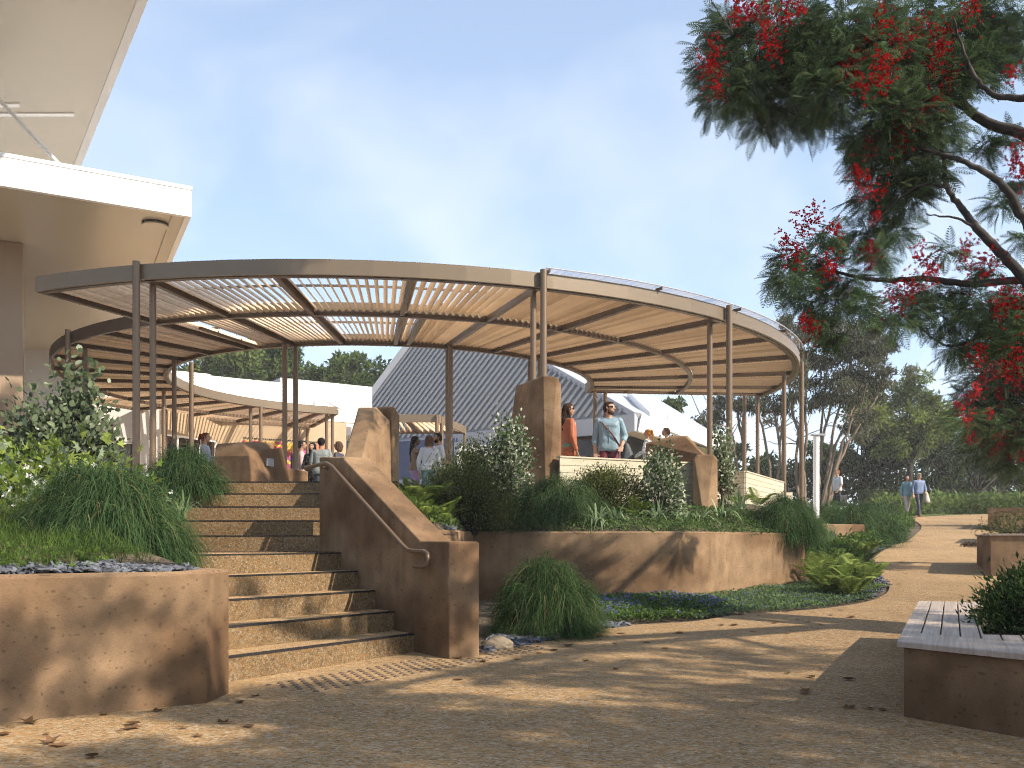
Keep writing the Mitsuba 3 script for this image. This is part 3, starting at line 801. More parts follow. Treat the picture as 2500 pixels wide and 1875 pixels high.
# walls
def vwall(a, b, z0, z1, th=0.2, holes=(), side=1):
    """vertical wall from a to b (plan), with rectangular openings (t0, t1, za, zb) in metres along it"""
    a, b = np.array(a, float), np.array(b, float)
    d = unit(b - a); L = np.linalg.norm(b - a); n = np.array([-d[1], d[0]]) * side
    P2 = Polygon([(0, z0), (L, z0), (L, z1), (0, z1)])
    for t0, t1, za, zb in holes:
        P2 = P2.difference(sbox(t0, za, t1, zb))
    mb = MB()
    for gq in getattr(P2, 'geoms', [P2]):
        e = trimesh.creation.extrude_polygon(gq, th, engine='earcut')
        v = np.array(e.vertices)
        w = np.column_stack([a[0] + d[0] * v[:, 0] + n[0] * v[:, 2], a[1] + d[1] * v[:, 0] + n[1] * v[:, 2], v[:, 1]])
        mb.add(w, e.faces if side < 0 else np.asarray(e.faces)[:, ::-1])
    return mb, a, d, n, L
def window(parent, a, d, n, t0, t1, za, zb, mull=(), trans=(), fr=0.06, inset=0.06, mat='white', room=1.4, roommat='dark', blinds=False):
    w = num(parent + '__window')
    def p(t, z, o=0.0):
        q = a + d * t + n * (inset + o); return (q[0], q[1], z)
    mb = MB()
    for (ta, tb, z_a, z_b) in [(t0, t0 + fr, za, zb), (t1 - fr, t1, za, zb)] + [(m_ - fr / 2, m_ + fr / 2, za + fr, zb - fr) for m_ in mull]:
        mb.beam(p((ta + tb) / 2, z_a), p((ta + tb) / 2, z_b), 0.05, tb - ta)
    xs_ = [t0 + fr] + [q for m_ in mull for q in (m_ - fr / 2, m_ + fr / 2)] + [t1 - fr]
    for z_ in [za + fr / 2, zb - fr / 2] + list(trans):
        mb.beam(p(t0 + fr, z_), p(t1 - fr, z_), 0.046, fr)
    scene[w] = ply(mb.out()[0], mat)
    V = np.array([p(t0, za, 0.004), p(t1, za, 0.004), p(t1, zb, 0.004), p(t0, zb, 0.004)])
    add(w, 'pane', (V, np.array([[0, 1, 2], [0, 2, 3]])), 'glass')
    R = np.array([p(t0 - 0.3, za - 0.2, 0.1), p(t1 + 0.3, za - 0.2, 0.1), p(t1 + 0.3, zb + 0.2, 0.1), p(t0 - 0.3, zb + 0.2, 0.1)] + [p(t0 - 0.3, za - 0.2, room), p(t1 + 0.3, za - 0.2, room), p(t1 + 0.3, zb + 0.2, room), p(t0 - 0.3, zb + 0.2, room)])
    add(w, 'room', (R, np.array([[4, 5, 6], [4, 6, 7], [0, 1, 5], [0, 5, 4], [3, 6, 2], [3, 7, 6], [0, 4, 7], [0, 7, 3], [1, 2, 6], [1, 6, 5]])), roommat)
    return w
# near brown wall under the eave
mbw, *_ = vwall((-16, 15.0), (-9.62, 18.2), -0.2, SZ - 0.0, 0.35)
add(wb, 'near_wall', mbw, 'brown')
mbw, *_ = vwall((-9.62, 18.2), (-11.9, 22.6), -0.2, SZ - 0.0, 0.35)
add(wb, 'near_wall', mbw, 'brown')
ap = np.array([-9.98, 17.74])
add(wb, 'pilaster', prism(Polygon([(-11.4, 16.85), (-9.93, 17.6), (-10.02, 17.9), (-11.5, 17.2)]), 1.0, 4.1, 0.01), 'brown')
# recessed wall with pale windows, glazed front and mural wall
w1a, w1b = np.array([-18.0, 27.6]), np.array([-11.0, 29.0])
mbw, a, d, n, L = vwall(w1a, w1b, 0.8, 6.83, 0.25, [(3.1, 4.9, 2.75, 4.05), (5.35, 6.35, 2.75, 4.05)])
add(wb, 'recessed_wall', mbw, 'wall')
window(wb, a, d, n, 3.1, 4.9, 2.75, 4.05, (4.0,), (), mat='white', roommat='pale_metal', room=0.5)
window(wb, a, d, n, 5.35, 6.35, 2.75, 4.05, (), (), mat='white', roommat='pale_metal', room=0.5)
w2a, w2b = np.array([-11.0, 29.0]), np.array([-9.85, 31.3])
mbw, a, d, n, L = vwall(w2a, w2b, 0.8, 5.28, 0.25, [(0.12, 2.42, TZ + 0.05, 4.35)])
add(wb, 'glazed_wall', mbw, 'tan_wall')
wn = window(wb, a, d, n, 0.12, 2.42, TZ + 0.05, 4.35, (0.75, 1.7), (3.0,), room=2.6)
for i in range(9):      # things on a shelf inside
    q = a + d * (0.35 + 0.22 * i) + n * 1.0
    add(wn, 'shelf_item', MB().beam((q[0], q[1], 3.25), (q[0] + 0.05, q[1] + 0.05, 3.75), 0.18, 0.05), 'tan_wall')
w3a, w3b = np.array([-9.85, 31.3]), np.array([-6.05, 33.78])
mbw, a, d, n, L = vwall(w3a, w3b, 0.8, 5.28, 0.25)
add(wb, 'mural_wall', mbw, 'tan_wall')
mr = num(wb + '__mural')
def mp(t, z, o=-0.02):
    q = a + d * t + n * o; return (q[0], q[1], z)
V = np.array([mp(0.75, 1.70), mp(3.75, 1.70), mp(3.75, 4.42), mp(0.75, 4.42)])
scene[mr] = ply(panel(V[[0, 1, 2, 3]], 0.0) if False else (np.vstack([V, V + np.array([*(n * 0.018), 0])]), np.array([[0, 1, 2], [0, 2, 3], [4, 6, 5], [4, 7, 6], [0, 4, 5], [0, 5, 1], [1, 5, 6], [1, 6, 2], [2, 6, 7], [2, 7, 3], [3, 7, 4], [3, 4, 0]])), 'mural')
labels[mr] = {'label': 'magenta and ochre dotted mural on the wall'}
tm = meshkit.text_mesh('ol', 0.20, 0.01, bold=True)
tv = np.array(tm.vertices)
tq = np.array([mp(1.40 + x, 3.98 + y, -0.022 - zz) for x, y, zz in tv])
add(mr, 'lettering', (tq, np.array(tm.faces)), 'white')
dots = MB()
dv, dfc = trimesh.creation.icosphere(subdivisions=0).vertices, trimesh.creation.icosphere(subdivisions=0).faces
for i in range(40):
    dots.add(dv * 0.028 + mp(0.78 + i * 0.075, 4.50, -0.03), dfc)
add(mr, 'dotted_border', dots, 'dark_strip', kind='stuff')
# white parapet of that building above the pergola
for (pa_, pb_, z1_) in (((-12.6, 29.3), (-10.1, 31.0), 6.55), ((-10.1, 31.0), (-6.2, 33.7), 6.5)):
    mbw, *_ = vwall(pa_, pb_, 5.3, z1_, 0.3)
    add(wb, 'parapet', mbw, 'white')
mbw, *_ = vwall((-6.2, 33.7), (-5.3, 34.3), 5.3, 5.75, 0.3)
add(wb, 'parapet', mbw, 'white')
add(wb, 'upper_box', MB().beam((-8.9, 34.2, 5.9), (-5.9, 36.2, 5.9), 2.0, 1.9), 'wall')
for q0, q1 in (((-10.35, 30.7, 5.75), (-9.95, 30.95, 6.2)), ((-9.95, 30.95, 6.2), (-9.1, 31.55, 5.7))):
    add(wb, 'brace', MB().tube([np.array(q0) - [0.1 * -0.5, 0.12, 0], np.array(q1) - [-0.05, 0.12, 0]], 0.03, 8), 'white', smooth=40)
add(wb, 'brace', MB().tube([at(688, 858, 33.0), at(741, 886, 32.0)], 0.04, 8), 'white', smooth=40)

# ---------------------------------------------------------------- hall with the big ribbed hip roof
hl = thing('roofed_hall', 'low hall under a huge grey ribbed hip roof behind the pergola', 'building')
Lc = at(722, 968, 45); Rc = at(1375, 894, 33); Ap = at(955, 655, 44)
rf = num(hl + '__roof')
scene[rf] = ply(panel([Lc, Rc, Ap], 0.15), 'roof_metal')
nrm = unit(np.cross(Rc - Lc, Ap - Lc))
edge = unit(Ap - Lc)
nr = 46
for i in range(1, nr):
    t = i / nr
    a = Lc * (1 - t) + Rc * t
    # run parallel to the left edge until the hip is met
    A2 = np.array([edge, -(Ap - Rc)]).T
    sol = np.linalg.lstsq(A2, Rc - a, rcond=None)[0]
    b = a + edge * sol[0]
    if sol[0] < 0.3: continue
    rx = np.cross(edge, nrm); ra, rb_ = a + nrm * 0.06 + edge * 0.1, b + nrm * 0.06 - edge * 0.1
    add(rf, 'rib', ((ra + rb_) / 2 + (BOXV * [0.11, np.linalg.norm(rb_ - ra), 0.13]) @ np.stack([rx, edge, nrm]), BOXF), 'rib_metal')
add(rf, 'verge', MB().beam(Lc + nrm * 0.08, Ap + nrm * 0.08, 0.45, 0.3), 'pale_metal')
hd = unit(Rc - Ap)
Rr = at(1452, 930, 33.6); Tp = at(1568, 950, 34.6); B2 = at(1300, 760, 52)
pd = unit(np.cross(Rr - Rc, Ap - Rc))
hipw = 1.0
add(rf, 'hip_cap', panel([Rc + nrm * 0.14, Rc + (Rr - Rc) * 0.25 + pd * 0.14, Ap + np.array([0.7, 0.3, 0.05]), Ap + nrm * 0.16], 0.2), 'pale_metal')
add(rf, 'right_face', panel([Rc, Rr, Tp, B2, Ap], 0.1) if False else (lambda V: (V, np.array([[0, 1, 4], [1, 3, 4], [1, 2, 3]])))(np.array([Rc, Rr, Tp, at(1338, 812, 50), Ap + np.array([0.3, 0.6, -0.05])])), 'pale_metal')
def fasc(a, b, hgt, th=0.25):
    return MB().beam(np.array(a) - [0, 0, hgt / 2], np.array(b) - [0, 0, hgt / 2], th, hgt)
add(hl, 'eave_fascia', fasc(Lc, Rc, 0.62), 'pale_metal')
R1 = at(1438, 920, 33.4)
add(hl, 'eave_fascia', fasc(Rc + [0.1, 0.1, 0], at(1444, 912, 33.3), 0.62), 'white')
add(hl, 'eave_fascia', fasc(at(1438, 896, 33.6), Tp, 0.55), 'white')
add(rf, 'valley_rib', MB().beam(at(1410, 905, 33.3) + [0, 0, 0.1], at(1360, 850, 39), 0.2, 0.3), 'white')
add(hl, 'eave_soffit', (np.array([Lc - [0, 0, 0.6], Rc - [0, 0, 0.6], Tp - [0, 0, 0.5], Tp + [-2, 8, -0.5], Rc + [-1.5, 7, -0.6], Lc + [2, 8, -0.6]]), np.array([[0, 4, 1], [0, 5, 4], [1, 3, 2], [1, 4, 3]])), 'soffit')
# hall walls: navy panels, pale bands and dark glazing
wa, wbp = np.array([-12.5, 44.5]), np.array([-2.4, 38.9])
mbw, a, d, n, L = vwall(wa, wbp, 1.0, 3.05, 0.3); add(hl, 'navy_wall', mbw, 'navy')
mbw, *_ = vwall(wa - n * 0.12, wbp - n * 0.12, 3.06, 3.62, 0.3); add(hl, 'pale_band', mbw, 'pale_metal')
mbw, *_ = vwall(wa, wbp, 3.63, 5.3, 0.3); add(hl, 'navy_wall', mbw, 'navy')
mbw, *_ = vwall(wbp + d * 0.02 - n * 0.1, wbp + d * 1.5 - n * 0.1, 1.0, 5.1, 0.3); add(hl, 'pale_pier', mbw, 'pale_metal')
ga, gb = at(985, 1000, 42.6)[:2], Rc[:2] + np.array([-0.35, 1.1])
L = np.linalg.norm(gb - ga)
mbw, a, d, n, L = vwall(ga, gb, 1.0, 4.97, 0.3, [(0.3, L - 0.25, 1.9, 4.62)]); add(hl, 'glazed_wall', mbw, 'soffit')
window(hl, a, d, n, 0.3, L - 0.25, 1.9, 4.62, tuple(np.linspace(0.3, L - 0.25, 7)[1:-1]), (), mat='dark', fr=0.05, room=3)
mbw, a, d, n, L = vwall(gb, Tp[:2] + np.array([-3.2, 3.5]), 1.0, 4.95, 0.3, [(0.2, 3.2, 1.9, 4.5)]); add(hl, 'glazed_wall', mbw, 'soffit')
window(hl, a, d, n, 0.2, 3.2, 1.9, 4.5, (1.7,), (), mat='dark', fr=0.05, room=2)
# white rounded kiosk wall and low rail
k = thing('kiosk', 'white rounded kiosk wall behind the group by the pergola columns', 'kiosk')
kc = at(988, 962, 25.5); kw = at(1062, 1010, 25.5)[0] - kc[0]
kp = sbox(0, 0, kw, 1.65).buffer(-0.22).buffer(0.22)
kp = unary_union([kp, sbox(0.4, 0, kw, 1.65)])
kp = kp.difference(sbox(0.62, 0.25, kw - 0.05, 1.38))
e = trimesh.creation.extrude_polygon(kp, 0.5, engine='earcut'); v = np.array(e.vertices)
add(k, 'wall', (np.column_stack([kc[0] + v[:, 0], 25.5 + v[:, 2], kc[2] - 1.65 + v[:, 1]]), np.asarray(e.faces)[:, ::-1]), 'white')
add(k, 'notice_board', MB().box((kc[0] + 0.6, 25.7, kc[2] - 1.45), (kc[0] + kw - 0.03, 25.76, kc[2] - 0.25)), 'tan_wall')
k = thing('low_rail', 'thin bronze rail fence in front of the navy wall', 'railing')
for zz in (2.05, 2.32):
    add(k, 'rail', MB().tube([(-5.2, 26.6, zz), (-3.0, 26.2, zz + 0.03)], 0.025, 8), 'bronze', smooth=40)
for x in (-5.0, -4.1, -3.2):
    add(k, 'post', MB().tube([(x, 26.55 - (x + 5.2) * 0.18, TZ), (x, 26.55 - (x + 5.2) * 0.18, 2.3)], 0.025, 8), 'bronze', smooth=40)
# lamp post
k = thing('lamp_post', 'slim white lamp post standing in the planting beside the path', 'lamp post')
lp = at(1763, 1090, 26.0)
add(k, 'post', MB().tube([(lp[0], lp[1], 0.7), (lp[0], lp[1], at(0, 942, 26)[2])], 0.085, 14), 'white', smooth=40)
add(k, 'head', MB().box((lp[0] - 0.12, lp[1] - 0.12, at(0, 941, 26)[2]), (lp[0] + 0.24, lp[1] + 0.12, at(0, 939, 26)[2] + 0.02)), 'pale_metal')

# warning studs at the stair foot and on the landing
def studs(origin, u, v, nu, nv, sp, r, hgt, z, edge_poly=None):
    cap = trimesh.creation.uv_sphere(radius=1.0, count=[6, 10])
    cv, cf = np.array(cap.vertices), np.array(cap.faces)
    out = []
    for j in range(nv):
        for i in range(nu):
            q = np.array(origin) + np.array(u) * sp * (i + 0.5 * (j % 2)) + np.array(v) * sp * 0.78 * j
            out.append((np.column_stack([q[0] + cv[:, 0] * r, q[1] + cv[:, 1] * r, z + g(q[0], q[1]) + cv[:, 2] * hgt]), cf))
    return out
so_ = np.array([-1.70, 6.02])
un, vn = -ND, np.array([0.824, -0.567])
foot = Polygon([wallpt(-0.08, -0.08, 0)[:2], wallpt(3, -0.08, 0)[:2], wallpt(3, 0.36, 0)[:2], wallpt(-0.08, 0.36, 0)[:2]])
for v_, f_ in studs(so_ + vn * 0.06 + un * 0.1, un, vn, 29, 7, 0.094, 0.021, 0.009, 0.001):
    if not foot.contains(Point(*v_[:, :2].mean(0))):
        add('path', 'warning_stud', (v_, f_), 'stud', smooth=True)
mb = MB()
for j in range(5):
    for i in range(30):
        q = (-3.7 + 0.07 * i, 9.22 - 0.07 * j)
        mb.mesh(trimesh.creation.cylinder(0.018, 0.012, 8).apply_translation((q[0], q[1], 5 * h + 0.004)))
add(st, 'landing_studs', mb, 'bronze_dark', kind='stuff')
# ---------------------------------------------------------------- plant makers
RG = np.random.default_rng(7)

def rot_frames(d, roll=None, rg=RG):
    """orthonormal frames (n,3,3): rows = along, side, up"""
    d = unit(d)
    n = len(d)
    r = rg.normal(size=(n, 3)) if roll is None else roll
    s = unit(np.cross(d, r))
    u = np.cross(s, d)
    return np.stack([d, s, u], 1)

LEAFT = {
    'diamond': (np.array([[0, 0, 0], [0.45, 0.5, 0.06], [1, 0, -0.04], [0.45, -0.5, 0.06]]), np.array([[0, 2, 1], [0, 3, 2]])),
    'oval': (np.array([[0, 0, 0], [0.25, 0.42, 0.05], [0.7, 0.40, 0.05], [1, 0, -0.03], [0.7, -0.40, 0.05], [0.25, -0.42, 0.05], [0.5, 0, -0.02]]),
             np.array([[0, 6, 1], [1, 6, 2], [2, 6, 3], [3, 6, 4], [4, 6, 5], [5, 6, 0]])),
    'star': (np.array([[0.25, 0, 0.02], [0, 0, 0], [-0.05, 0.45, -0.02], [0.32, 0.22, 0.03], [0.55, 0.55, -0.04], [0.55, 0.16, 0.03], [1.05, 0, -0.06], [0.55, -0.16, 0.03], [0.55, -0.55, -0.04], [0.32, -0.22, 0.03], [-0.05, -0.45, -0.02]]),
             np.array([[0, 1, 2], [0, 2, 3], [0, 3, 4], [0, 4, 5], [0, 5, 6], [0, 6, 7], [0, 7, 8], [0, 8, 9], [0, 9, 10], [0, 10, 1]])),
}

def leaves(mb, P_, D_, L_, W_, C_, kind='diamond', roll=None, rg=RG):
    tv, tf = LEAFT[kind]
    n = len(P_)
    R = rot_frames(D_, roll, rg)
    L_, W_ = np.broadcast_to(L_, n), np.broadcast_to(W_, n)
    loc = tv[None] * np.stack([L_, W_, L_], 1)[:, None, :]
    V = P_[:, None, :] + np.einsum('nki,nij->nkj', loc, R)
    F = tf[None] + (np.arange(n) * len(tv))[:, None, None]
    mb.add(V.reshape(-1, 3), F.reshape(-1, 3), np.repeat(np.asarray(C_), len(tv), axis=0))

def template(mb, tv, tf, tc, P_, R, S, C_):
    """place a whole template (with per-vertex colour factors tc) n times"""
    n = len(P_)
    V = P_[:, None, :] + np.einsum('nki,nij->nkj', tv[None] * np.asarray(S)[:, None, None], R)
    F = tf[None] + (np.arange(n) * len(tv))[:, None, None]
    mb.add(V.reshape(-1, 3), F.reshape(-1, 3), (np.asarray(C_)[:, None, :] * tc[None, :, None]).reshape(-1, 3))

def ribbons(mb, P_, D_, L_, W_, droop, C_, seg=4, side=None, tip=0.15, rg=RG, bend=0.0):
    n = len(P_)
    D_ = unit(D_)
    L_, W_, droop = (np.broadcast_to(q, n) for q in (L_, W_, droop))
    s = unit(np.cross(D_, [0, 0, 1]) + rg.normal(size=(n, 3)) * 0.25) if side is None else side
    t = np.linspace(0, 1, seg + 1)
    c = P_[:, None, :] + D_[:, None, :] * (L_[:, None] * t)[..., None]
    c[..., 2] -= (droop * L_)[:, None] * t ** 2
    c += (s * (rg.normal(size=n) * bend * L_)[:, None])[:, None, :] * (t ** 2)[None, :, None]
    w = W_[:, None] * np.clip((1 - t) * 1.25, tip * 0, 1)[None] * 0.5
    w[:, 0] *= 0.7
    V = np.stack([c - s[:, None, :] * w[..., None], c + s[:, None, :] * w[..., None]], 2).reshape(n, -1, 3)
    f = []
    for k in range(seg):
        f += [[2 * k, 2 * k + 1, 2 * k + 3], [2 * k, 2 * k + 3, 2 * k + 2]]
    F = np.array(f)[None] + (np.arange(n) * 2 * (seg + 1))[:, None, None]
    mb.add(V.reshape(-1, 3), F.reshape(-1, 3), np.repeat(np.asarray(C_), 2 * (seg + 1), axis=0))

def tones(n, a, b, rg=RG, k=0.25):
    t = rg.random((n, 1))
    return (np.array(a) * (1 - t) + np.array(b) * t) * (1 + k * (rg.random((n, 1)) - 0.5))

def weeping_mound(label, c, rx, ry, hh, n, seed, leaf=0.3, cat='weeping shrub', group=None, a=(0.024, 0.055, 0.021), b=(0.080, 0.138, 0.056), name='weeping_shrub', w=0.006):
    rg = np.random.default_rng(seed)
    c = np.array(c, float)
    k = thing(name, label, cat, group)
    # tufts over a dome
    nt = max(30, n // 38)
    th = rg.random(nt) * 2 * np.pi
    u = np.sqrt(rg.random(nt))
    lay = rg.choice([0.55, 0.8, 1.0], nt, p=[0.15, 0.3, 0.55])
    bump = 0.8 + 0.4 * meshkit.noise(np.column_stack([np.cos(th) * 2.3 + seed, np.sin(th) * 2.3, u * 2.5]), seed)
    r = u * 0.86 * bump * lay
    tz = hh * np.clip((1 - u ** 2.2) * bump * 0.98, 0.05, 1.2) * (0.55 + 0.45 * lay)
    tuft = np.column_stack([c[0] + np.cos(th) * r * rx, c[1] + np.sin(th) * r * ry, c[2] + tz])
    td = np.column_stack([np.cos(th) * (0.25 + u), np.sin(th) * (0.25 + u), 0.75 * (1 - u) + 0.15])
    i = rg.integers(0, nt, n)
    P_ = tuft[i] + rg.normal(size=(n, 3)) * 0.045
    D_ = unit(td[i] * [0.8, 0.8, 1.0] + [0, 0, 0.35] + rg.normal(size=(n, 3)) * 0.40)
    L_ = leaf * 0.82 * (0.5 + 0.9 * rg.random(n))
    tt = tones(nt, a, b, rg)[i] * (0.75 + 0.5 * rg.random((n, 1)))
    m_ = rg.random(n) < 0.05; L_[m_] *= 1.5; D_[m_] = unit(D_[m_] + [0, 0, 0.7])
    m_ = rg.random(n) < 0.04; tt[m_] = tones(m_.sum(), (0.12, 0.10, 0.045), (0.26, 0.22, 0.11), rg)
    L_ = np.minimum(L_, leaf * 0.4 + np.maximum(P_[:, 2] - c[2], 0.02) * 1.15)
    mb = MB()
    ribbons(mb, P_, D_, L_, w, 0.85 + 0.9 * rg.random(n), tt, 5, rg=rg, bend=0.28)
    # inner stems keep the mound dense
    m = n // 6
    q = rg.random((m, 3)) * [2 * np.pi, 1, 1]
    rr = np.sqrt(q[:, 1]) * 0.7
    Pq = np.column_stack([c[0] + np.cos(q[:, 0]) * rr * rx, c[1] + np.sin(q[:, 0]) * rr * ry, c[2] + hh * 0.7 * q[:, 2] * (1 - rr ** 2)])
    ribbons(mb, Pq, rg.normal(size=(m, 3)) + [0, 0, -0.3], leaf * 0.6, w * 2.2, 0.4, tones(m, (0.018, 0.040, 0.014), (0.04, 0.07, 0.03), rg), 3, rg=rg)
    add(k, 'foliage', mb, 'leaf', kind='stuff')
    st_ = MB()
    for j in range(5):
        e = tuft[rg.integers(0, nt)]
        st_.tube([c + [0, 0, -0.05], c * 0.5 + e * 0.5 + [0, 0, 0.02], e - [0, 0, 0.05]], [0.012, 0.009, 0.005], 5)
    add(k, 'stem', st_, 'bark')
    return k

def shrub(label, c, rx, ry, hh, n, seed, leaf=(0.05, 0.03), cols=((0.05, 0.08, 0.03), (0.12, 0.15, 0.05)), kind='oval', spots=0.0, spotcol=(0.55, 0.56, 0.45), shells=26, cat='shrub', name='leafy_shrub', group=None, twig=0.25, stemn=14, up_bias=0.5, spread=0.16, taper=0.0, stemmat='bark'):
    rg = np.random.default_rng(seed)
    c = np.array(c, float)
    k = thing(name, label, cat, group)
    q = unit(rg.normal(size=(shells, 3))); q[:, 2] = np.abs(q[:, 2]) * 1.0 - 0.12
    rad = (0.45 + 0.55 * rg.random(shells) ** 0.6)
    zz = np.clip(q[:, 2] * rad * hh + 0.30 * hh, 0.06 * hh, hh)
    sc = 1 - taper * np.clip(zz / hh, 0, 1)
    cl = np.column_stack([c[0] + q[:, 0] * rad * rx * sc, c[1] + q[:, 1] * rad * ry * sc, c[2] + zz])
    i = rg.integers(0, shells, n)
    off = rg.normal(size=(n, 3)) * spread * np.array([rx, ry, hh]) * 1.6
    P_ = cl[i] + off
    P_[:, 2] = np.maximum(P_[:, 2], c[2] + 0.02)
    D_ = unit(unit(P_ - (c + [0, 0, 0.3 * hh])) * 0.8 + rg.normal(size=(n, 3)) * 0.6 + [0, 0, up_bias * 0.5])
    up = unit(rg.normal(size=(n, 3)) * 0.6 + [0, 0, 1.0])
    C_ = tones(shells, *cols, rg)[i] * (0.7 + 0.6 * rg.random((n, 1)))
    if spots:
        m = rg.random(n) < spots
        C_[m] = tones(m.sum(), np.array(spotcol) * 0.75, spotcol, rg)
    mb = MB()
    leaves(mb, P_, D_, leaf[0] * (0.65 + 0.7 * rg.random(n)), leaf[1] * (0.7 + 0.6 * rg.random(n)), C_, kind, up, rg)
    add(k, 'foliage', mb, 'leaf', kind='stuff')
    st_ = MB()
    for j in range(stemn):
        e = cl[j % shells]
        m_ = c * 0.45 + e * 0.55 + np.append(rg.normal(size=2) * 0.05, 0.03)
        st_.tube([c + np.append(rg.normal(size=2) * 0.04, -0.05), m_, e + [0, 0, 0.02]], [0.013, 0.008, 0.004], 5)
        for _ in range(3):
            st_.tube([m_ * 0.4 + e * 0.6, e + rg.normal(size=3) * spread * np.array([rx, ry, hh]) * 1.5], [0.005, 0.002], 4)
    add(k, 'stem', st_, stemmat)
    return k

def fern(label, c, nf, L, seed, col=((0.11, 0.165, 0.030), (0.235, 0.295, 0.070)), group=None, lift=0.9, name='fern', arcs=(0, 2 * math.pi), cat='fern'):
    rg = np.random.default_rng(seed)
    c = np.array(c, float)
    k = thing(name, label, cat, group)
    for j in range(nf):
        th = arcs[0] + (arcs[1] - arcs[0]) * (j + rg.random() * 0.7) / nf
        l = L * (0.65 + 0.5 * rg.random())
        el = (0.72 + 0.62 * rg.random()) * lift
        t = np.linspace(0, 1, 15)
        out = np.array([math.cos(th), math.sin(th), 0])
        path = c + out * (l * (t * math.cos(el) + 0.0))[:, None] + np.array([0, 0, 1]) * (l * (t * math.sin(el) - (0.22 + 0.28 * rg.random()) * t ** 2.4))[:, None]
        side = np.array([-math.sin(th), math.cos(th), 0])
        mb = MB()
        base = tones(1, *col, rg)[0]
        n = 23
        tt = np.linspace(0.10, 0.985, n)
        pts = np.column_stack([np.interp(tt, t, path[:, i]) for i in range(3)])
        tan = unit(np.gradient(pts, axis=0))
        wl = l * 0.27 * np.clip(np.sin(np.pi * np.clip(tt * 0.92 + 0.10, 0, 1)) ** 0.75, 0.06, 1) * (1 - 0.35 * tt)
        for sgn in (-1, 1):
            D_ = unit(side * sgn + tan * 0.42 + [0, 0, -0.10])
            leaves(mb, pts, D_, wl, l * 0.024, np.tile(base, (n, 1)) * (0.85 + 0.3 * rg.random((n, 1))), 'diamond', roll=np.cross(D_, np.cross(tan, D_)) + np.cross(side * sgn, tan) * sgn * 0 + np.array([0, 0, 1.0]), rg=rg)
        ribbons(mb, path[:-1], path[1:] - path[:-1], np.linalg.norm(path[1:] - path[:-1], axis=1), 0.007 * L * 1.5, 0.0, np.tile(base * 0.7, (14, 1)), 1, rg=rg)
        add(k, 'frond', mb, 'leaf')
    return k

def strap(label, c, nl, L, seed, w=0.024, col=((0.13, 0.20, 0.10), (0.34, 0.42, 0.25)), group=None, name='strap_leaf_plant', droop=(0.45, 1.2), cat='strap-leaf plant', parts=True):
    rg = np.random.default_rng(seed)
    c = np.array(c, float)
    k = thing(name, label, cat, group)
    allm = MB()
    for j in range(nl):
        th = rg.random() * 2 * math.pi
        el = 0.70 + 0.75 * rg.random()
        D_ = np.array([[math.cos(th) * math.cos(el), math.sin(th) * math.cos(el), math.sin(el)]])
        mb = MB() if parts else allm
        ribbons(mb, (c + np.append(rg.normal(size=2) * 0.03, 0))[None], D_, L * (0.6 + 0.6 * rg.random()), w, droop[0] + (droop[1] - droop[0]) * rg.random() ** 1.5, tones(1, *col, rg), 8, side=unit(np.cross(D_, [0, 0, 1])), rg=rg)
        if parts: add(k, 'leaf', mb, 'leaf')
    if not parts: add(k, 'foliage', allm, 'leaf', kind='stuff')
    return k

def in_poly(poly, n, rg):
    x0, y0, x1, y1 = poly.bounds
    import shapely
    out = np.zeros((0, 2))
    while len(out) < n:
        q = rg.random((n * 2, 2)) * [x1 - x0, y1 - y0] + [x0, y0]
        out = np.vstack([out, q[shapely.contains_xy(poly, q[:, 0], q[:, 1])]])
    return out[:n]

def zsurf(V, F):
    from scipy.interpolate import LinearNDInterpolator
    return LinearNDInterpolator(V[:, :2], V[:, 2])
bedRz, bedLz = zsurf(*bedR), zsurf(*bedL)
def bz(x, y):
    z_ = bedRz(x, y)
    return np.where(np.isnan(z_), 1.2, z_)
def lz(x, y):
    z_ = bedLz(x, y)
    return np.where(np.isnan(z_), 0.8, z_)

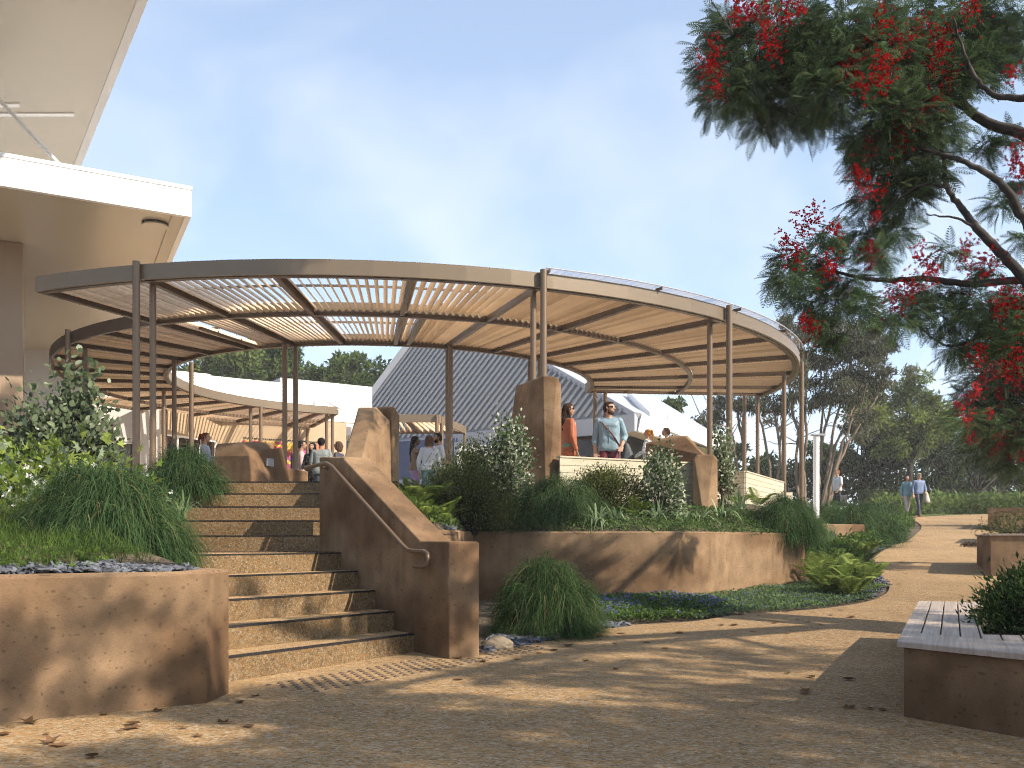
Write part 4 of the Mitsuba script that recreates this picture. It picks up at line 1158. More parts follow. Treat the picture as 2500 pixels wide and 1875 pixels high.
def cover(name, label, poly, n, seed, zf, hgt=0.06, leaf=(0.035, 0.026), cols=((0.04, 0.085, 0.025), (0.11, 0.17, 0.06)), flower=0.0, fcol=(0.19, 0.17, 0.62), fs=0.022, kind='diamond', cat='ground cover', mound=0.5, lawnlike=False):
    rg = np.random.default_rng(seed)
    q = in_poly(poly, n, rg)
    nz = meshkit.fbm(np.column_stack([q * 2.6, np.zeros(n)]), 3, seed)
    H_ = hgt * (0.25 + mound * 2.0 * nz) 
    P_ = np.column_stack([q, zf(q[:, 0], q[:, 1]) + H_ * rg.random(n) ** 0.5])
    C_ = tones(n, *cols, rg) * (0.65 + 0.7 * nz[:, None])
    mb = MB()
    if lawnlike:
        ribbons(mb, P_ - [0, 0, 0.01], rg.normal(size=(n, 3)) * 0.45 + [0, 0, 1], leaf[0] * (0.6 + 0.8 * rg.random(n)), leaf[1], 0.35, C_, 3, rg=rg)
    else:
        leaves(mb, P_, rg.normal(size=(n, 3)) + [0, 0, 0.35], leaf[0] * (0.7 + 0.6 * rg.random(n)), leaf[1], C_, kind, unit(rg.normal(size=(n, 3)) * 0.7 + [0, 0, 1]), rg)
    key = num(name)
    m, c_ = mb.out()
    scene[key] = ply(m, 'leaf', color=c_)
    labels[key] = {'label': label, 'category': cat, 'kind': 'stuff'}
    if flower:
        m = int(n * flower)
        i = rg.choice(n, m, p=nz ** 3 / (nz ** 3).sum())
        fm = MB()
        for a in range(5):
            an = a * 2 * np.pi / 5 + rg.random(m) * 0.5
            leaves(fm, P_[i] + [0, 0, 0.018] , np.column_stack([np.cos(an), np.sin(an), 0.15 + 0.5 * rg.random(m) - 0.3]), fs, fs * 0.62, tones(m, np.array(fcol) * 0.75, np.array(fcol) * 1.15, rg), 'diamond', np.tile([0, 0, 1.0], (m, 1)) + rg.normal(size=(m, 3)) * 0.5, rg)
        add(key, 'flowers', fm, 'petal', kind='stuff')
    return key

def chips_cover(name, label, poly, n, seed, zf, size=0.035, cols=((0.05, 0.055, 0.065), (0.16, 0.17, 0.20))):
    rg = np.random.default_rng(seed)
    q = in_poly(poly, n, rg)
    P_ = np.column_stack([q, zf(q[:, 0], q[:, 1]) + 0.004 + 0.02 * rg.random(n)])
    D_ = rg.normal(size=(n, 3)) * [1, 1, 0.25]
    mb = MB()
    R = rot_frames(D_, unit(rg.normal(size=(n, 3)) * 0.35 + [0, 0, 1]), rg)
    S = size * (0.5 + rg.random(n))
    template(mb, BOXV * [1, 0.65, 0.16], BOXF, np.ones(8), P_, R, S, tones(n, *cols, rg))
    key = num(name); m, c_ = mb.out()
    scene[key] = ply(m, 'matte', color=c_)
    labels[key] = {'label': label, 'category': 'mulch', 'kind': 'stuff'}
    return key

# ---------------------------------------------------------------- planting, left bed
def L3(x, y, D):
    p = at(x, y, D); return np.array([p[0], p[1], float(lz(p[0], p[1]))])
weeping_mound('big dark green weeping mound beside the stair in the left planter', (-2.86, 6.55, 0.80), 0.62, 0.62, 0.58, 15000, 21, leaf=0.32)
weeping_mound('small weeping mound on the terrace edge behind the left planter', (-3.75, 10.6, 1.45), 0.55, 0.5, 0.50, 6500, 22, leaf=0.30)
weeping_mound('weeping mound at the far left picture edge under the ivy', (-4.9, 8.3, 1.15), 0.6, 0.5, 0.55, 5000, 23, leaf=0.3)
tall = thing('leafy_shrub', 'tall loose shrub with round grey-green leaves in front of the left columns', 'shrub')
labels.pop(tall); taken['leafy_shrub'] -= 1
shrub('tall loose shrub with round grey-green leaves in front of the left columns', (-4.35, 9.0, 1.18), 0.62, 0.55, 1.12, 4200, 31, leaf=(0.062, 0.056), cols=((0.07, 0.10, 0.055), (0.17, 0.21, 0.12)), shells=34, stemn=26, spread=0.10, up_bias=0.4, taper=0.45, spots=0.12, spotcol=(0.34, 0.40, 0.28))
ivy = shrub('yellow-green star-leaved creeper with small white flowers in the left bed', (-4.05, 7.75, 1.00), 0.95, 0.8, 0.62, 1300, 32, leaf=(0.085, 0.085), cols=((0.12, 0.19, 0.035), (0.27, 0.33, 0.075)), kind='star', shells=36, stemn=18, spread=0.14, name='creeper', cat='creeper', up_bias=1.2, spots=0.22, spotcol=(0.27, 0.34, 0.22))
rg = np.random.default_rng(33)
fm = MB()
m = 90
P_ = np.column_stack([-4.05 + rg.normal(size=m) * 0.55, 7.55 + rg.normal(size=m) * 0.4, 1.25 + rg.random(m) * 0.35 - 0.05])
for a in range(5):
    an = a * 2 * np.pi / 5 + rg.random(m)
    leaves(fm, P_, np.column_stack([np.cos(an), -0.5 + 0.2 * np.sin(an), np.sin(an)]), 0.028, 0.018, np.tile([0.82, 0.82, 0.78], (m, 1)), 'diamond', rg=rg)
add(ivy, 'flowers', fm, 'petal', kind='stuff')
fern('bright fern between the creeper and the big weeping mound', (-3.55, 8.3, 1.12), 8, 0.62, 34, lift=1.15)
fern('bright fern half hidden under the creeper at left', (-4.3, 7.4, 1.0), 8, 0.6, 35)
strap('pale strap-leaf clump behind the big weeping mound', (-3.05, 8.55, 1.15), 22, 0.52, 36, col=((0.10, 0.17, 0.07), (0.26, 0.34, 0.18)))
strap('pale strap-leaf clump nearest the upper stair steps', (-3.35, 9.35, 1.25), 16, 0.40, 37, col=((0.10, 0.17, 0.07), (0.26, 0.34, 0.18)))
lpoly = Polygon([(-5.5, 3.3), (-3.4, 4.55), (-2.6, 5.1), (-2.9, 6.3), (-3.6, 7.2), (-6.2, 7.0)])
cover('grass_tuft', 'short bright green grass along the front of the left planter', Polygon([(-5.2, 3.25), (-3.5, 4.36), (-2.75, 4.95), (-2.4, 5.3), (-2.2, 5.8), (-3.3, 6.2), (-5.4, 6.0)]), 16000, 41, lz, hgt=0.10, leaf=(0.11, 0.005), cols=((0.04, 0.08, 0.018), (0.105, 0.155, 0.038)), lawnlike=True, cat='grass', mound=0.8)
weeping_mound('low grassy hummock of olive blades at the left edge of the planter', (-3.95, 5.9, 0.85), 0.65, 0.6, 0.34, 6000, 42, leaf=0.22, a=(0.055, 0.09, 0.02), b=(0.14, 0.185, 0.05), name='grass_hummock', cat='grass hummock', w=0.005)
weeping_mound('darker grassy hummock between the creeper and the big weeping mound', (-3.35, 6.75, 0.95), 0.5, 0.5, 0.30, 4000, 43, leaf=0.20, a=(0.05, 0.085, 0.02), b=(0.12, 0.165, 0.05), name='grass_hummock', cat='grass hummock', w=0.005)
cover('ivy_cover', 'small trailing ivy leaves on the soil of the left planter', Polygon([(-3.6, 4.5), (-2.4, 5.2), (-2.5, 5.9), (-3.8, 5.6)]), 500, 44, lz, hgt=0.05, leaf=(0.05, 0.045), kind='star', cols=((0.08, 0.15, 0.03), (0.17, 0.25, 0.07)))
chips_cover('slate_mulch', 'dark slate chips along the rim of the left planter', Polygon([(-3.4, 4.50), (-1.98, 5.48), (-2.0, 5.9), (-2.2, 5.75), (-2.55, 5.25), (-3.4, 4.66)]), 1100, 45, lambda x, y: lz(x, y) + 0.012, 0.045)
chips_cover('slate_mulch', 'dark slate chips beside the upper stair steps in the left bed', Polygon([(-4.1, 8.9), (-3.7, 9.6), (-3.72, 11.2), (-5, 11.0), (-4.6, 9.2)]), 1500, 46, lz, 0.05)
cover('ground_cover', 'mixed low green leaves filling the left bed up to the terrace', Polygon([(-9, 5), (-4.6, 6.5), (-3.2, 7.6), (-3.9, 9.2), (-3.8, 11.2), (-12, 11.3)]), 9000, 47, lz, hgt=0.16, leaf=(0.06, 0.035), cols=((0.035, 0.075, 0.02), (0.10, 0.16, 0.05)))

# ---------------------------------------------------------------- planting, right bed above the long wall
def R3(x, D, dz=0.0):
    X = (x - 1106) * D / 2000
    return np.array([X, D, float(bz(X, D)) + dz])
shrub('big olive green small-leaved shrub behind the stair wall', R3(1010, 11.75), 0.66, 0.55, 0.62, 15000, 51, leaf=(0.034, 0.016), cols=((0.055, 0.070, 0.022), (0.135, 0.150, 0.055)), kind='diamond', shells=60, stemn=40, spread=0.10, up_bias=1.4)
shrub('upper olive shrub rising behind the big olive one', R3(1015, 13.0, 0.05), 0.50, 0.45, 0.66, 9000, 52, leaf=(0.038, 0.019), cols=((0.04, 0.062, 0.022), (0.10, 0.125, 0.05)), kind='diamond', shells=44, stemn=24, spread=0.11)
shrub('tall variegated shrub with white flecked leaves leaning on the tallest pier', R3(1092, 13.0), 0.44, 0.40, 0.98, 5000, 53, leaf=(0.045, 0.036), cols=((0.055, 0.095, 0.04), (0.15, 0.20, 0.10)), shells=46, stemn=26, spread=0.095, spots=0.33, taper=0.2)
shrub('round olive shrub in front of the cream slatted wall', R3(1318, 13.1), 0.48, 0.42, 0.50, 12000, 54, leaf=(0.036, 0.017), cols=((0.055, 0.072, 0.022), (0.14, 0.155, 0.058)), kind='diamond', shells=52, stemn=30, spread=0.10, up_bias=1.4)
shrub('loose variegated shrub in front of the right half of the cream slatted wall', R3(1428, 13.0), 0.36, 0.34, 0.86, 2600, 55, leaf=(0.045, 0.038), cols=((0.055, 0.095, 0.04), (0.15, 0.20, 0.10)), shells=30, stemn=24, spread=0.10, spots=0.30, taper=0.4)
shrub('slender variegated shrub between the stepped wall and the columns', R3(1562, 15.2), 0.22, 0.25, 0.95, 1500, 56, leaf=(0.05, 0.04), cols=((0.055, 0.095, 0.04), (0.15, 0.20, 0.10)), shells=22, stemn=12, spread=0.12, spots=0.3)
weeping_mound('wide weeping mound in the middle of the right bed', R3(1200, 12.25, -0.02), 0.74, 0.50, 0.50, 10500, 61, leaf=0.30, a=(0.034, 0.068, 0.028), b=(0.105, 0.160, 0.070))
weeping_mound('dark weeping mound hanging over the far end of the long earth wall', (4.02, 13.72, 1.00), 0.70, 0.55, 0.55, 8500, 62, leaf=0.36)
weeping_mound('dark weeping mound in front of the long wall beside the stair pillar', (0.33, 8.95, 0.02), 0.52, 0.50, 0.66, 12500, 63, leaf=0.34, a=(0.024, 0.054, 0.019), b=(0.075, 0.125, 0.048))
for i, (x, D, L_, nf, lab) in enumerate([(905, 11.2, 0.62, 10, 'tall bright fern just right of the stair blocks'), (890, 10.45, 0.5, 8, 'bright fern behind the slope of the stair wall'), (880, 12.3, 0.6, 9, 'bright fern behind the others at the foot of the stair blocks'), (960, 11.0, 0.46, 8, 'low bright fern left of the olive shrub foot'), (1010, 11.95, 0.5, 8, 'bright fern on the long wall below the big olive shrub'), (1055, 12.0, 0.5, 8, 'feathery fern between the olive shrub and the wide weeping mound'), (1375, 12.6, 0.42, 8, 'small bright fern at the foot of the round olive shrub'), (1595, 15.4, 0.5, 8, 'bright fern below the smaller cream wall'), (1640, 16.2, 0.55, 9, 'bright fern behind the overhanging weeping mound')]):
    fern(lab, R3(x, D), nf, L_, 70 + i)
for i, (x, D, L_, n_, lab) in enumerate([(1290, 11.9, 0.55, 16, 'arching pale strap-leaf plant left of centre on the long wall'), (1265, 12.05, 0.42, 12, 'low strap-leaf plant beside the arching one on the long wall'), (1330, 12.2, 0.42, 12, 'strap-leaf plant below the round olive shrub'), (1420, 12.5, 0.48, 14, 'strap-leaf clump below the loose variegated shrub'), (1470, 12.7, 0.46, 14, 'strap-leaf clump just left of the stepped wall foot'), (1510, 12.9, 0.46, 14, 'strap-leaf clump right in front of the stepped wall'), (1560, 13.6, 0.5, 14, 'strap-leaf clump right of the stepped wall'), (1600, 14.6, 0.5, 14, 'strap-leaf clump left of the overhanging weeping mound'), (1075, 11.95, 0.36, 10, 'small strap-leaf tuft at the rim of the long wall under the weeping mound'), (1590, 16.0, 0.55, 14, 'strap-leaf clump in the shade below the smaller cream wall')]):
    strap(lab, R3(x, D), n_ + 12, L_ * 1.3, 90 + i, w=0.036)
cover('ground_cover', 'low leafy ground cover along the top of the long curved wall', Polygon(MIDWALL[2:10] + [(3.6, 14.9), (2.2, 14.4), (0.7, 13.9), (-0.4, 13.2)]), 16000, 101, bz, hgt=0.09, leaf=(0.036, 0.026), cols=((0.045, 0.085, 0.025), (0.13, 0.19, 0.07)))
chips_cover('slate_mulch', 'dark slate chips behind the stair wall slope', Polygon([(-0.75, 10.2), (-0.6, 11.0), (-0.9, 11.6), (-1.1, 11.0)]), 300, 102, bz, 0.04)
cover('ground_cover', 'low green leaves between the ferns behind the stair wall', Polygon([(-0.9, 9.7), (-0.6, 11.0), (-1.1, 12.2), (-1.45, 11.2), (-1.4, 10.4)]), 3000, 103, bz, hgt=0.14, leaf=(0.05, 0.03), cols=((0.05, 0.09, 0.025), (0.14, 0.20, 0.06)))
for i, (x, y, L_) in enumerate([(-0.95, 10.0, 0.42), (-0.80, 10.6, 0.5), (-1.05, 11.1, 0.6)]):
    fern(['lowest bright fern just above the stair wall slope', 'middle bright fern just above the stair wall slope', 'upper bright fern just above the stair wall slope'][i], (x, y, float(bz(x, y))), 9, L_, 290 + i)

# ---------------------------------------------------------------- planting at the foot of the long wall and along the path
gz = lambda x, y: g(x, y)
pf = Polygon([(0.75, 9.35), (1.3, 9.62), (1.95, 9.85), (2.4, 10.35), (2.2, 11.2), (1.8, 11.4), (1.0, 11.35), (0.6, 10.2)])
cover('flowering_ground_cover', 'low mat of violet-blue flowers at the foot of the long earth wall', pf, 11000, 111, gz, hgt=0.15, leaf=(0.034, 0.024), cols=((0.05, 0.10, 0.025), (0.13, 0.20, 0.06)), flower=0.10, fs=0.024, fcol=(0.20, 0.19, 0.50))
cover('ground_cover', 'grey-green creeping mat along the foot of the long wall to the ferns', Polygon([(1.9, 9.75), (2.5, 10.22), (3.62, 10.78), (4.5, 11.6), (5.15, 12.9), (4.8, 14.2), (4.3, 13.4), (3.0, 12.3), (2.2, 11.5)]), 14000, 112, gz, hgt=0.07, leaf=(0.032, 0.022), cols=((0.06, 0.11, 0.045), (0.16, 0.22, 0.11)), flower=0.012, fs=0.02)
chips_cover('slate_mulch', 'dark slate chips between the stair pillar and the low weeping mound', Polygon([(-0.24, 7.75), (0.15, 8.2), (0.75, 9.0), (1.2, 9.4), (0.6, 9.8), (-0.2, 8.6)]), 1800, 113, gz, 0.055)
chips_cover('slate_mulch', 'blue-grey slate chips along the path edge beyond the big ferns', Polygon([(3.9, 11.1), (4.6, 11.75), (5.35, 13.1), (5.9, 14.9), (7.3, 18.8), (8.9, 21.7), (8.3, 22), (6.9, 19), (5.3, 15), (4.6, 13.2), (3.7, 11.6)]), 1500, 114, gz, 0.05, ((0.05, 0.055, 0.07), (0.14, 0.15, 0.19)))
rk = trimesh.creation.icosphere(subdivisions=4)
rv = np.array(rk.vertices)
rv = rv * (0.72 + 0.5 * meshkit.fbm(rv * 1.6 + 3, 4, seed=5))[:, None] * [0.135, 0.10, 0.078]
solo('rock', 'rough sandy rock at the foot of the stair pillar', 'rock', (rv + [-0.12, 7.98, 0.05], np.array(rk.faces)), 'rock', smooth=True)
strap('strap-leaf tuft in front of the low weeping mound at the path edge', (0.62, 8.62, 0.0), 18, 0.42, 115, w=0.02, col=((0.05, 0.11, 0.04), (0.12, 0.20, 0.08)))
strap('thin strap-leaf tuft among the violet flowers', (1.25, 10.6, 0.1), 12, 0.36, 116, w=0.016)
strap('few long blades between the weeping mound and the violet flowers', (0.95, 10.4, 0.05), 7, 0.40, 117, w=0.015)
FERNS = [(1790, 12.0, 0.70, 12), (1850, 11.9, 0.62, 12), (1800, 12.9, 0.72, 12), (1865, 12.9, 0.62, 11), (1835, 11.75, 0.52, 10), (1775, 13.6, 0.70, 11), (1840, 13.9, 0.62, 11), (1800, 15.0, 0.62, 10), (1865, 16.4, 0.55, 9), (1820, 17.0, 0.6, 10), (1870, 18.6, 0.6, 9)]
FLAB = ['nearest big bright fern against the end of the long wall', 'big fern spilling onto the path past the long wall end', 'fern in the middle of the bright clump by the path', 'fern at the path side in the middle of the bright clump', 'lowest fern touching the path in the bright clump', 'tall fern against the end face of the long wall', 'fern behind the middle of the bright clump', 'fern at the back of the bright clump', 'small fern beyond the bright clump at the path edge', 'fern below the short low wall', 'far fern at the path edge past the short low wall']
for i, (x, D, L_, nf) in enumerate(FERNS):
    X = (x - 1106) * D / 2000
    fern(FLAB[i], (X, D, float(g(X, D)) + 0.02), nf + 3, L_ * 1.12, 120 + i, col=((0.13, 0.185, 0.045), (0.29, 0.35, 0.11)))
weeping_mound('weeping mound under the overhang beside the bright ferns', (5.2, 16.4, 0.5), 0.7, 0.7, 0.5, 4500, 141, leaf=0.3)
weeping_mound('weeping mound left of the path past the short low wall', (7.9, 21.8, 0.85), 1.15, 1.0, 0.8, 6000, 142, leaf=0.42, w=0.011)
weeping_mound('weeping mound at the path edge in front of the walking couple', (9.4, 23.8, 0.95), 0.9, 0.8, 0.65, 4500, 143, leaf=0.42, w=0.011)
weeping_mound('weeping mound near the lamp post foot', (9.2, 26.8, 1.15), 1.2, 1.0, 0.9, 4500, 144, leaf=0.45, w=0.013)
weeping_mound('far dark weeping mound between the lamp post and the couple', (11.5, 30.5, 1.35), 1.2, 1.0, 0.85, 3500, 145, leaf=0.5, w=0.014)
weeping_mound('weeping mound at the bend of the path in front of the walking couple', (14.6, 36.2, 1.65), 0.9, 0.9, 0.7, 3000, 148, leaf=0.5, w=0.015)
weeping_mound('far weeping mound just left of the walking couple', (13.4, 33.5, 1.5), 1.0, 0.9, 0.7, 3000, 146, leaf=0.5, w=0.015)
for i, (x, D, L_, n_, lab) in enumerate([(1790, 17.8, 0.62, 14, 'strap-leaf clump above the short low wall'), (1835, 21.5, 0.6, 14, 'strap-leaf clump beside the far weeping mounds'), (1800, 22.5, 0.75, 14, 'strap-leaf clump below the lamp post'), (1925, 26.5, 0.8, 12, 'pale strap-leaf clump at the path edge in front of the couple'), (1880, 29.0, 0.8, 12, 'pale strap-leaf clump behind the far mounds')]):
    X = (x - 1106) * D / 2000
    strap(lab, (X, D, float(g(X, D)) + (0.4 if i == 0 else 0.05)), n_, L_, 150 + i, w=0.04)
cover('ground_cover', 'mixed green undergrowth between the terrace and the rising path', Polygon([(4.6, 14.9)] + [(q[0] - 0.25, q[1]) for q in EDGE if 13.5 < q[1] < 38] + [(13, 37.0), (9.5, 32), (8, 26), (6.3, 21), (4.7, 17.5)]), 22000, 161, gz, hgt=0.34, leaf=(0.11, 0.05), cols=((0.035, 0.075, 0.02), (0.11, 0.17, 0.05)), mound=0.7)
cover('ground_cover', 'light green planting strip behind the couple along the far path edge', Polygon([(18.2, 43.2), (21.5, 46.4), (26, 49), (40, 51), (40, 53.5), (26, 52), (20, 48), (17.2, 44.4)]), 9000, 162, gz, hgt=0.75, leaf=(0.36, 0.12), cols=((0.07, 0.12, 0.03), (0.20, 0.26, 0.08)), mound=0.8)

# bench planter plants
shrub('glossy dark green shrub growing in the timber topped bench planter', (3.62, 6.05, 0.33), 0.50, 0.50, 0.36, 12000, 171, leaf=(0.050, 0.017), cols=((0.022, 0.046, 0.016), (0.070, 0.105, 0.036)), kind='diamond', shells=60, stemn=30, spread=0.10, up_bias=1.6)
shrub('second dark green shrub at the right edge behind the bench top', (4.7, 6.4, 0.33), 0.6, 0.6, 0.45, 7000, 172, leaf=(0.052, 0.018), cols=((0.022, 0.046, 0.016), (0.070, 0.105, 0.036)), kind='diamond', shells=40, stemn=20, spread=0.11, up_bias=1.6)
p = at(2196, 1150, 15.4)
shrub('low olive shrub growing in the far timber topped planter', (p[0], p[1], p[2] - 0.1), 0.55, 0.5, 0.36, 1800, 173, leaf=(0.045, 0.02), cols=((0.04, 0.065, 0.02), (0.11, 0.14, 0.05)), kind='diamond', shells=30, stemn=18, spread=0.12)
p = at(2230, 1100, 31)
shrub('low shrub in the farthest earth planter', (p[0], p[1] + 1, p[2] - 0.1), 2.2, 0.8, 0.5, 2500, 174, leaf=(0.1, 0.05), cols=((0.05, 0.085, 0.025), (0.13, 0.18, 0.06)), kind='diamond', shells=40, stemn=10, spread=0.14)
cover('bark_mulch', 'dark heap of bark mulch on the path by the plain planter', Point(*at(2150, 1150, 21.6)[:2]).buffer(0.75), 900, 175, gz, hgt=0.08, leaf=(0.07, 0.03), cols=((0.03, 0.022, 0.016), (0.09, 0.065, 0.045)), cat='mulch')

# fallen leaves on the path
rg = np.random.default_rng(9)
spots_ = [(115, 1600), (140, 1612), (100, 1588), (270, 1565), (230, 1545), (330, 1535), (420, 1590), (390, 1575), (470, 1562), (540, 1572), (55, 1560), (300, 1572), (25, 1585), (200, 1640), (520, 1520), (560, 1505), (700, 1425), (735, 1420), (1000, 1424), (1040, 1430), (1120, 1405), (1160, 1415), (1205, 1410), (1240, 1402), (1110, 1428), (1180, 1385), (1290, 1375), (1330, 1390), (1345, 1370), (1400, 1390), (1440, 1400), (1260, 1430), (1330, 1445), (1480, 1368), (1560, 1352), (1530, 1330), (1590, 1328), (1640, 1330), (1690, 1322), (1720, 1340), (1750, 1345), (1800, 1330), (1820, 1318), (1850, 1334), (1675, 1345), (1780, 1352), (1900, 1345), (1580, 1352), (1620, 1365), (1700, 1370), (1760, 1465), (1740, 1490), (1850, 1470), (1870, 1530), (1900, 1535), (1845, 1530), (1960, 1240), (1935, 1262), (1910, 1268), (1950, 1215), (1975, 1190), (1990, 1172), (1900, 1280), (1730, 1500), (1700, 1455), (980, 1470)]
big = {0, 1, 10, 11}
for i, (x, y) in enumerate(spots_):
    D = 1880 / (y - 1170) if y - 1170 > 230 else None
    if D is None:
        Ds = np.linspace(6, 40, 3000); X_ = (x - 1106) * Ds / 2000
        D = Ds[np.argmin(np.abs(1170 - (g(X_, Ds) - EYE) * 2000 / Ds - y))]
    X = (x - 1106) * D / 2000
    s_ = (0.055 if i in big else 0.022 + 0.026 * rg.random()) * (1 + 0.02 * D)
    mb = MB()
    base = np.array([X, D, float(g(X, D)) + 0.006])
    col = tones(1, (0.075, 0.042, 0.022), (0.26, 0.155, 0.085), rg)[0]
    if rg.random() < 0.4 or i in big:
        tv, tf = LEAFT['star']
    else:
        tv, tf = LEAFT['oval']
    th_ = rg.random() * 6.28
    v = tv * [s_ * 1.9, s_ * 1.5, s_]
    v[:, 2] = 0.35 * s_ * (np.abs(tv[:, 1]) * 1.1 + 0.5 * (tv[:, 0] - 0.5) ** 2 * (1 if rg.random() < 0.6 else 3)) * (0.5 + rg.random())
    c_, s__ = math.cos(th_), math.sin(th_)
    v = v @ np.array([[c_, s__, 0], [-s__, c_, 0], [0, 0, 1]])
    mb.add(base + v, tf, col)
    where = 'by the left planter wall' if x < 620 else 'around the stair pillar foot' if x < 1150 else 'beside the bench planter shadow' if y > 1440 else 'along the flower mat edge' if x < 1560 else 'near the big ferns' if y > 1305 else 'at the far path edge'
    lab_ = {0: 'largest pale lobed dry leaf on the path at lower left', 1: 'second big lobed dry leaf lying next to the largest one', 10: 'lobed dry leaf left of the two largest ones', 11: 'big dry leaf close under the left planter wall'}.get(i, 'dry brown leaf fallen on the path ' + where)
    solo('fallen_leaf', lab_, 'leaf', mb, 'leaf', group=None if i in big else 'dry leaves ' + where)
# ---------------------------------------------------------------- trees
def frond_template():
    mb = MB()
    n = 9
    t = np.linspace(0.12, 1.0, n)
    pts = np.column_stack([t, np.zeros(n), -0.22 * t ** 2])
    wl = 0.31 * np.sin(np.pi * np.clip(t * 0.80 + 0.16, 0, 1)) ** 0.8
    for s_ in (-1, 1):
        D_ = np.column_stack([np.full(n, 0.62), np.full(n, s_ * 0.8), np.full(n, -0.14)])
        leaves(mb, pts, D_, wl, 0.058, np.ones((n, 3)), 'diamond', roll=np.tile([0, 0, 1.0], (n, 1)))
    mb.add(*tube([(0, 0, 0), (0.5, 0, -0.05), (1, 0, -0.22)], [0.012, 0.008, 0.004], 3, False), (0.7, 0.7, 0.7))
    (v, f), c = mb.out()
    return v, f, c[:, 0]
FR = frond_template()
def coarse_template():
    mb = MB()
    t = np.linspace(0.15, 0.95, 5)
    pts = np.column_stack([t, np.zeros(5), -0.2 * t ** 2])
    for s_ in (-1, 1):
        leaves(mb, pts, np.column_stack([np.full(5, 0.55), np.full(5, s_ * 0.8), np.full(5, -0.1)]), 0.34, 0.17, np.ones((5, 3)), 'diamond', roll=np.tile([0, 0, 1.0], (5, 1)))
    (v, f), c = mb.out()
    return v, f, c[:, 0]
CR = coarse_template()

def place_fronds(mb, tpl, cen, rad, cnt, rg, size, cols, flatness=0.7, keep=None, sq=1.0, hang=0.12):
    """fronds in a blob: they stand off its shell and droop"""
    q = unit(rg.normal(size=(cnt, 3)))
    r = rad * rg.random(cnt) ** 0.45 * (0.75 + 0.5 * rg.random(cnt))
    P_ = cen + q * r[:, None] * [1, sq, flatness]
    if keep is not None:
        m = keep(P_); P_, q = P_[m], q[m]; cnt = len(P_)
        if cnt == 0: return
    D_ = unit(q * [1, 1, 0.35] + rg.normal(size=(cnt, 3)) * 0.45 + [0, 0, -hang])
    R = rot_frames(D_, unit(rg.normal(size=(cnt, 3)) * 0.35 + [0, 0, 1.0]), rg)
    R = np.stack([R[:, 0], R[:, 1], R[:, 2]], 1)
    C_ = tones(cnt, *cols, rg, 0.4) * (0.8 + 0.4 * rg.random())
    template(mb, tpl[0], tpl[1], tpl[2], P_, R, size * (0.7 + 0.6 * rg.random(cnt)), C_)

def flower_cluster(mb, cen, r, n, rg, col=((0.15, 0.003, 0.005), (0.40, 0.012, 0.012)), fs=0.019):
    P_ = cen + rg.normal(size=(n, 3)) * r * np.array([0.42, 0.42, 0.62])
    C_ = tones(n, *col, rg)
    for a in range(4):
        an = a * np.pi / 2 + rg.random(n) * 0.8
        leaves(mb, P_, np.column_stack([np.cos(an), np.sin(an), rg.normal(size=n) * 0.8]), fs * (0.8 + 0.5 * rg.random(n)), fs * 1.05, C_ * (0.8 + 0.4 * rg.random((n, 1))), 'diamond', None, rg)

def bough(pts, r0, r1, n=8, sub=5, wob=0.02, rg=RG):
    p = smooth_path(np.array(pts, float), sub)
    p[1:-1] += rg.normal(size=p[1:-1].shape) * wob
    return tube(p, np.linspace(r0, r1, len(p)) * (0.97 + 0.06 * rg.random(len(p))), n)

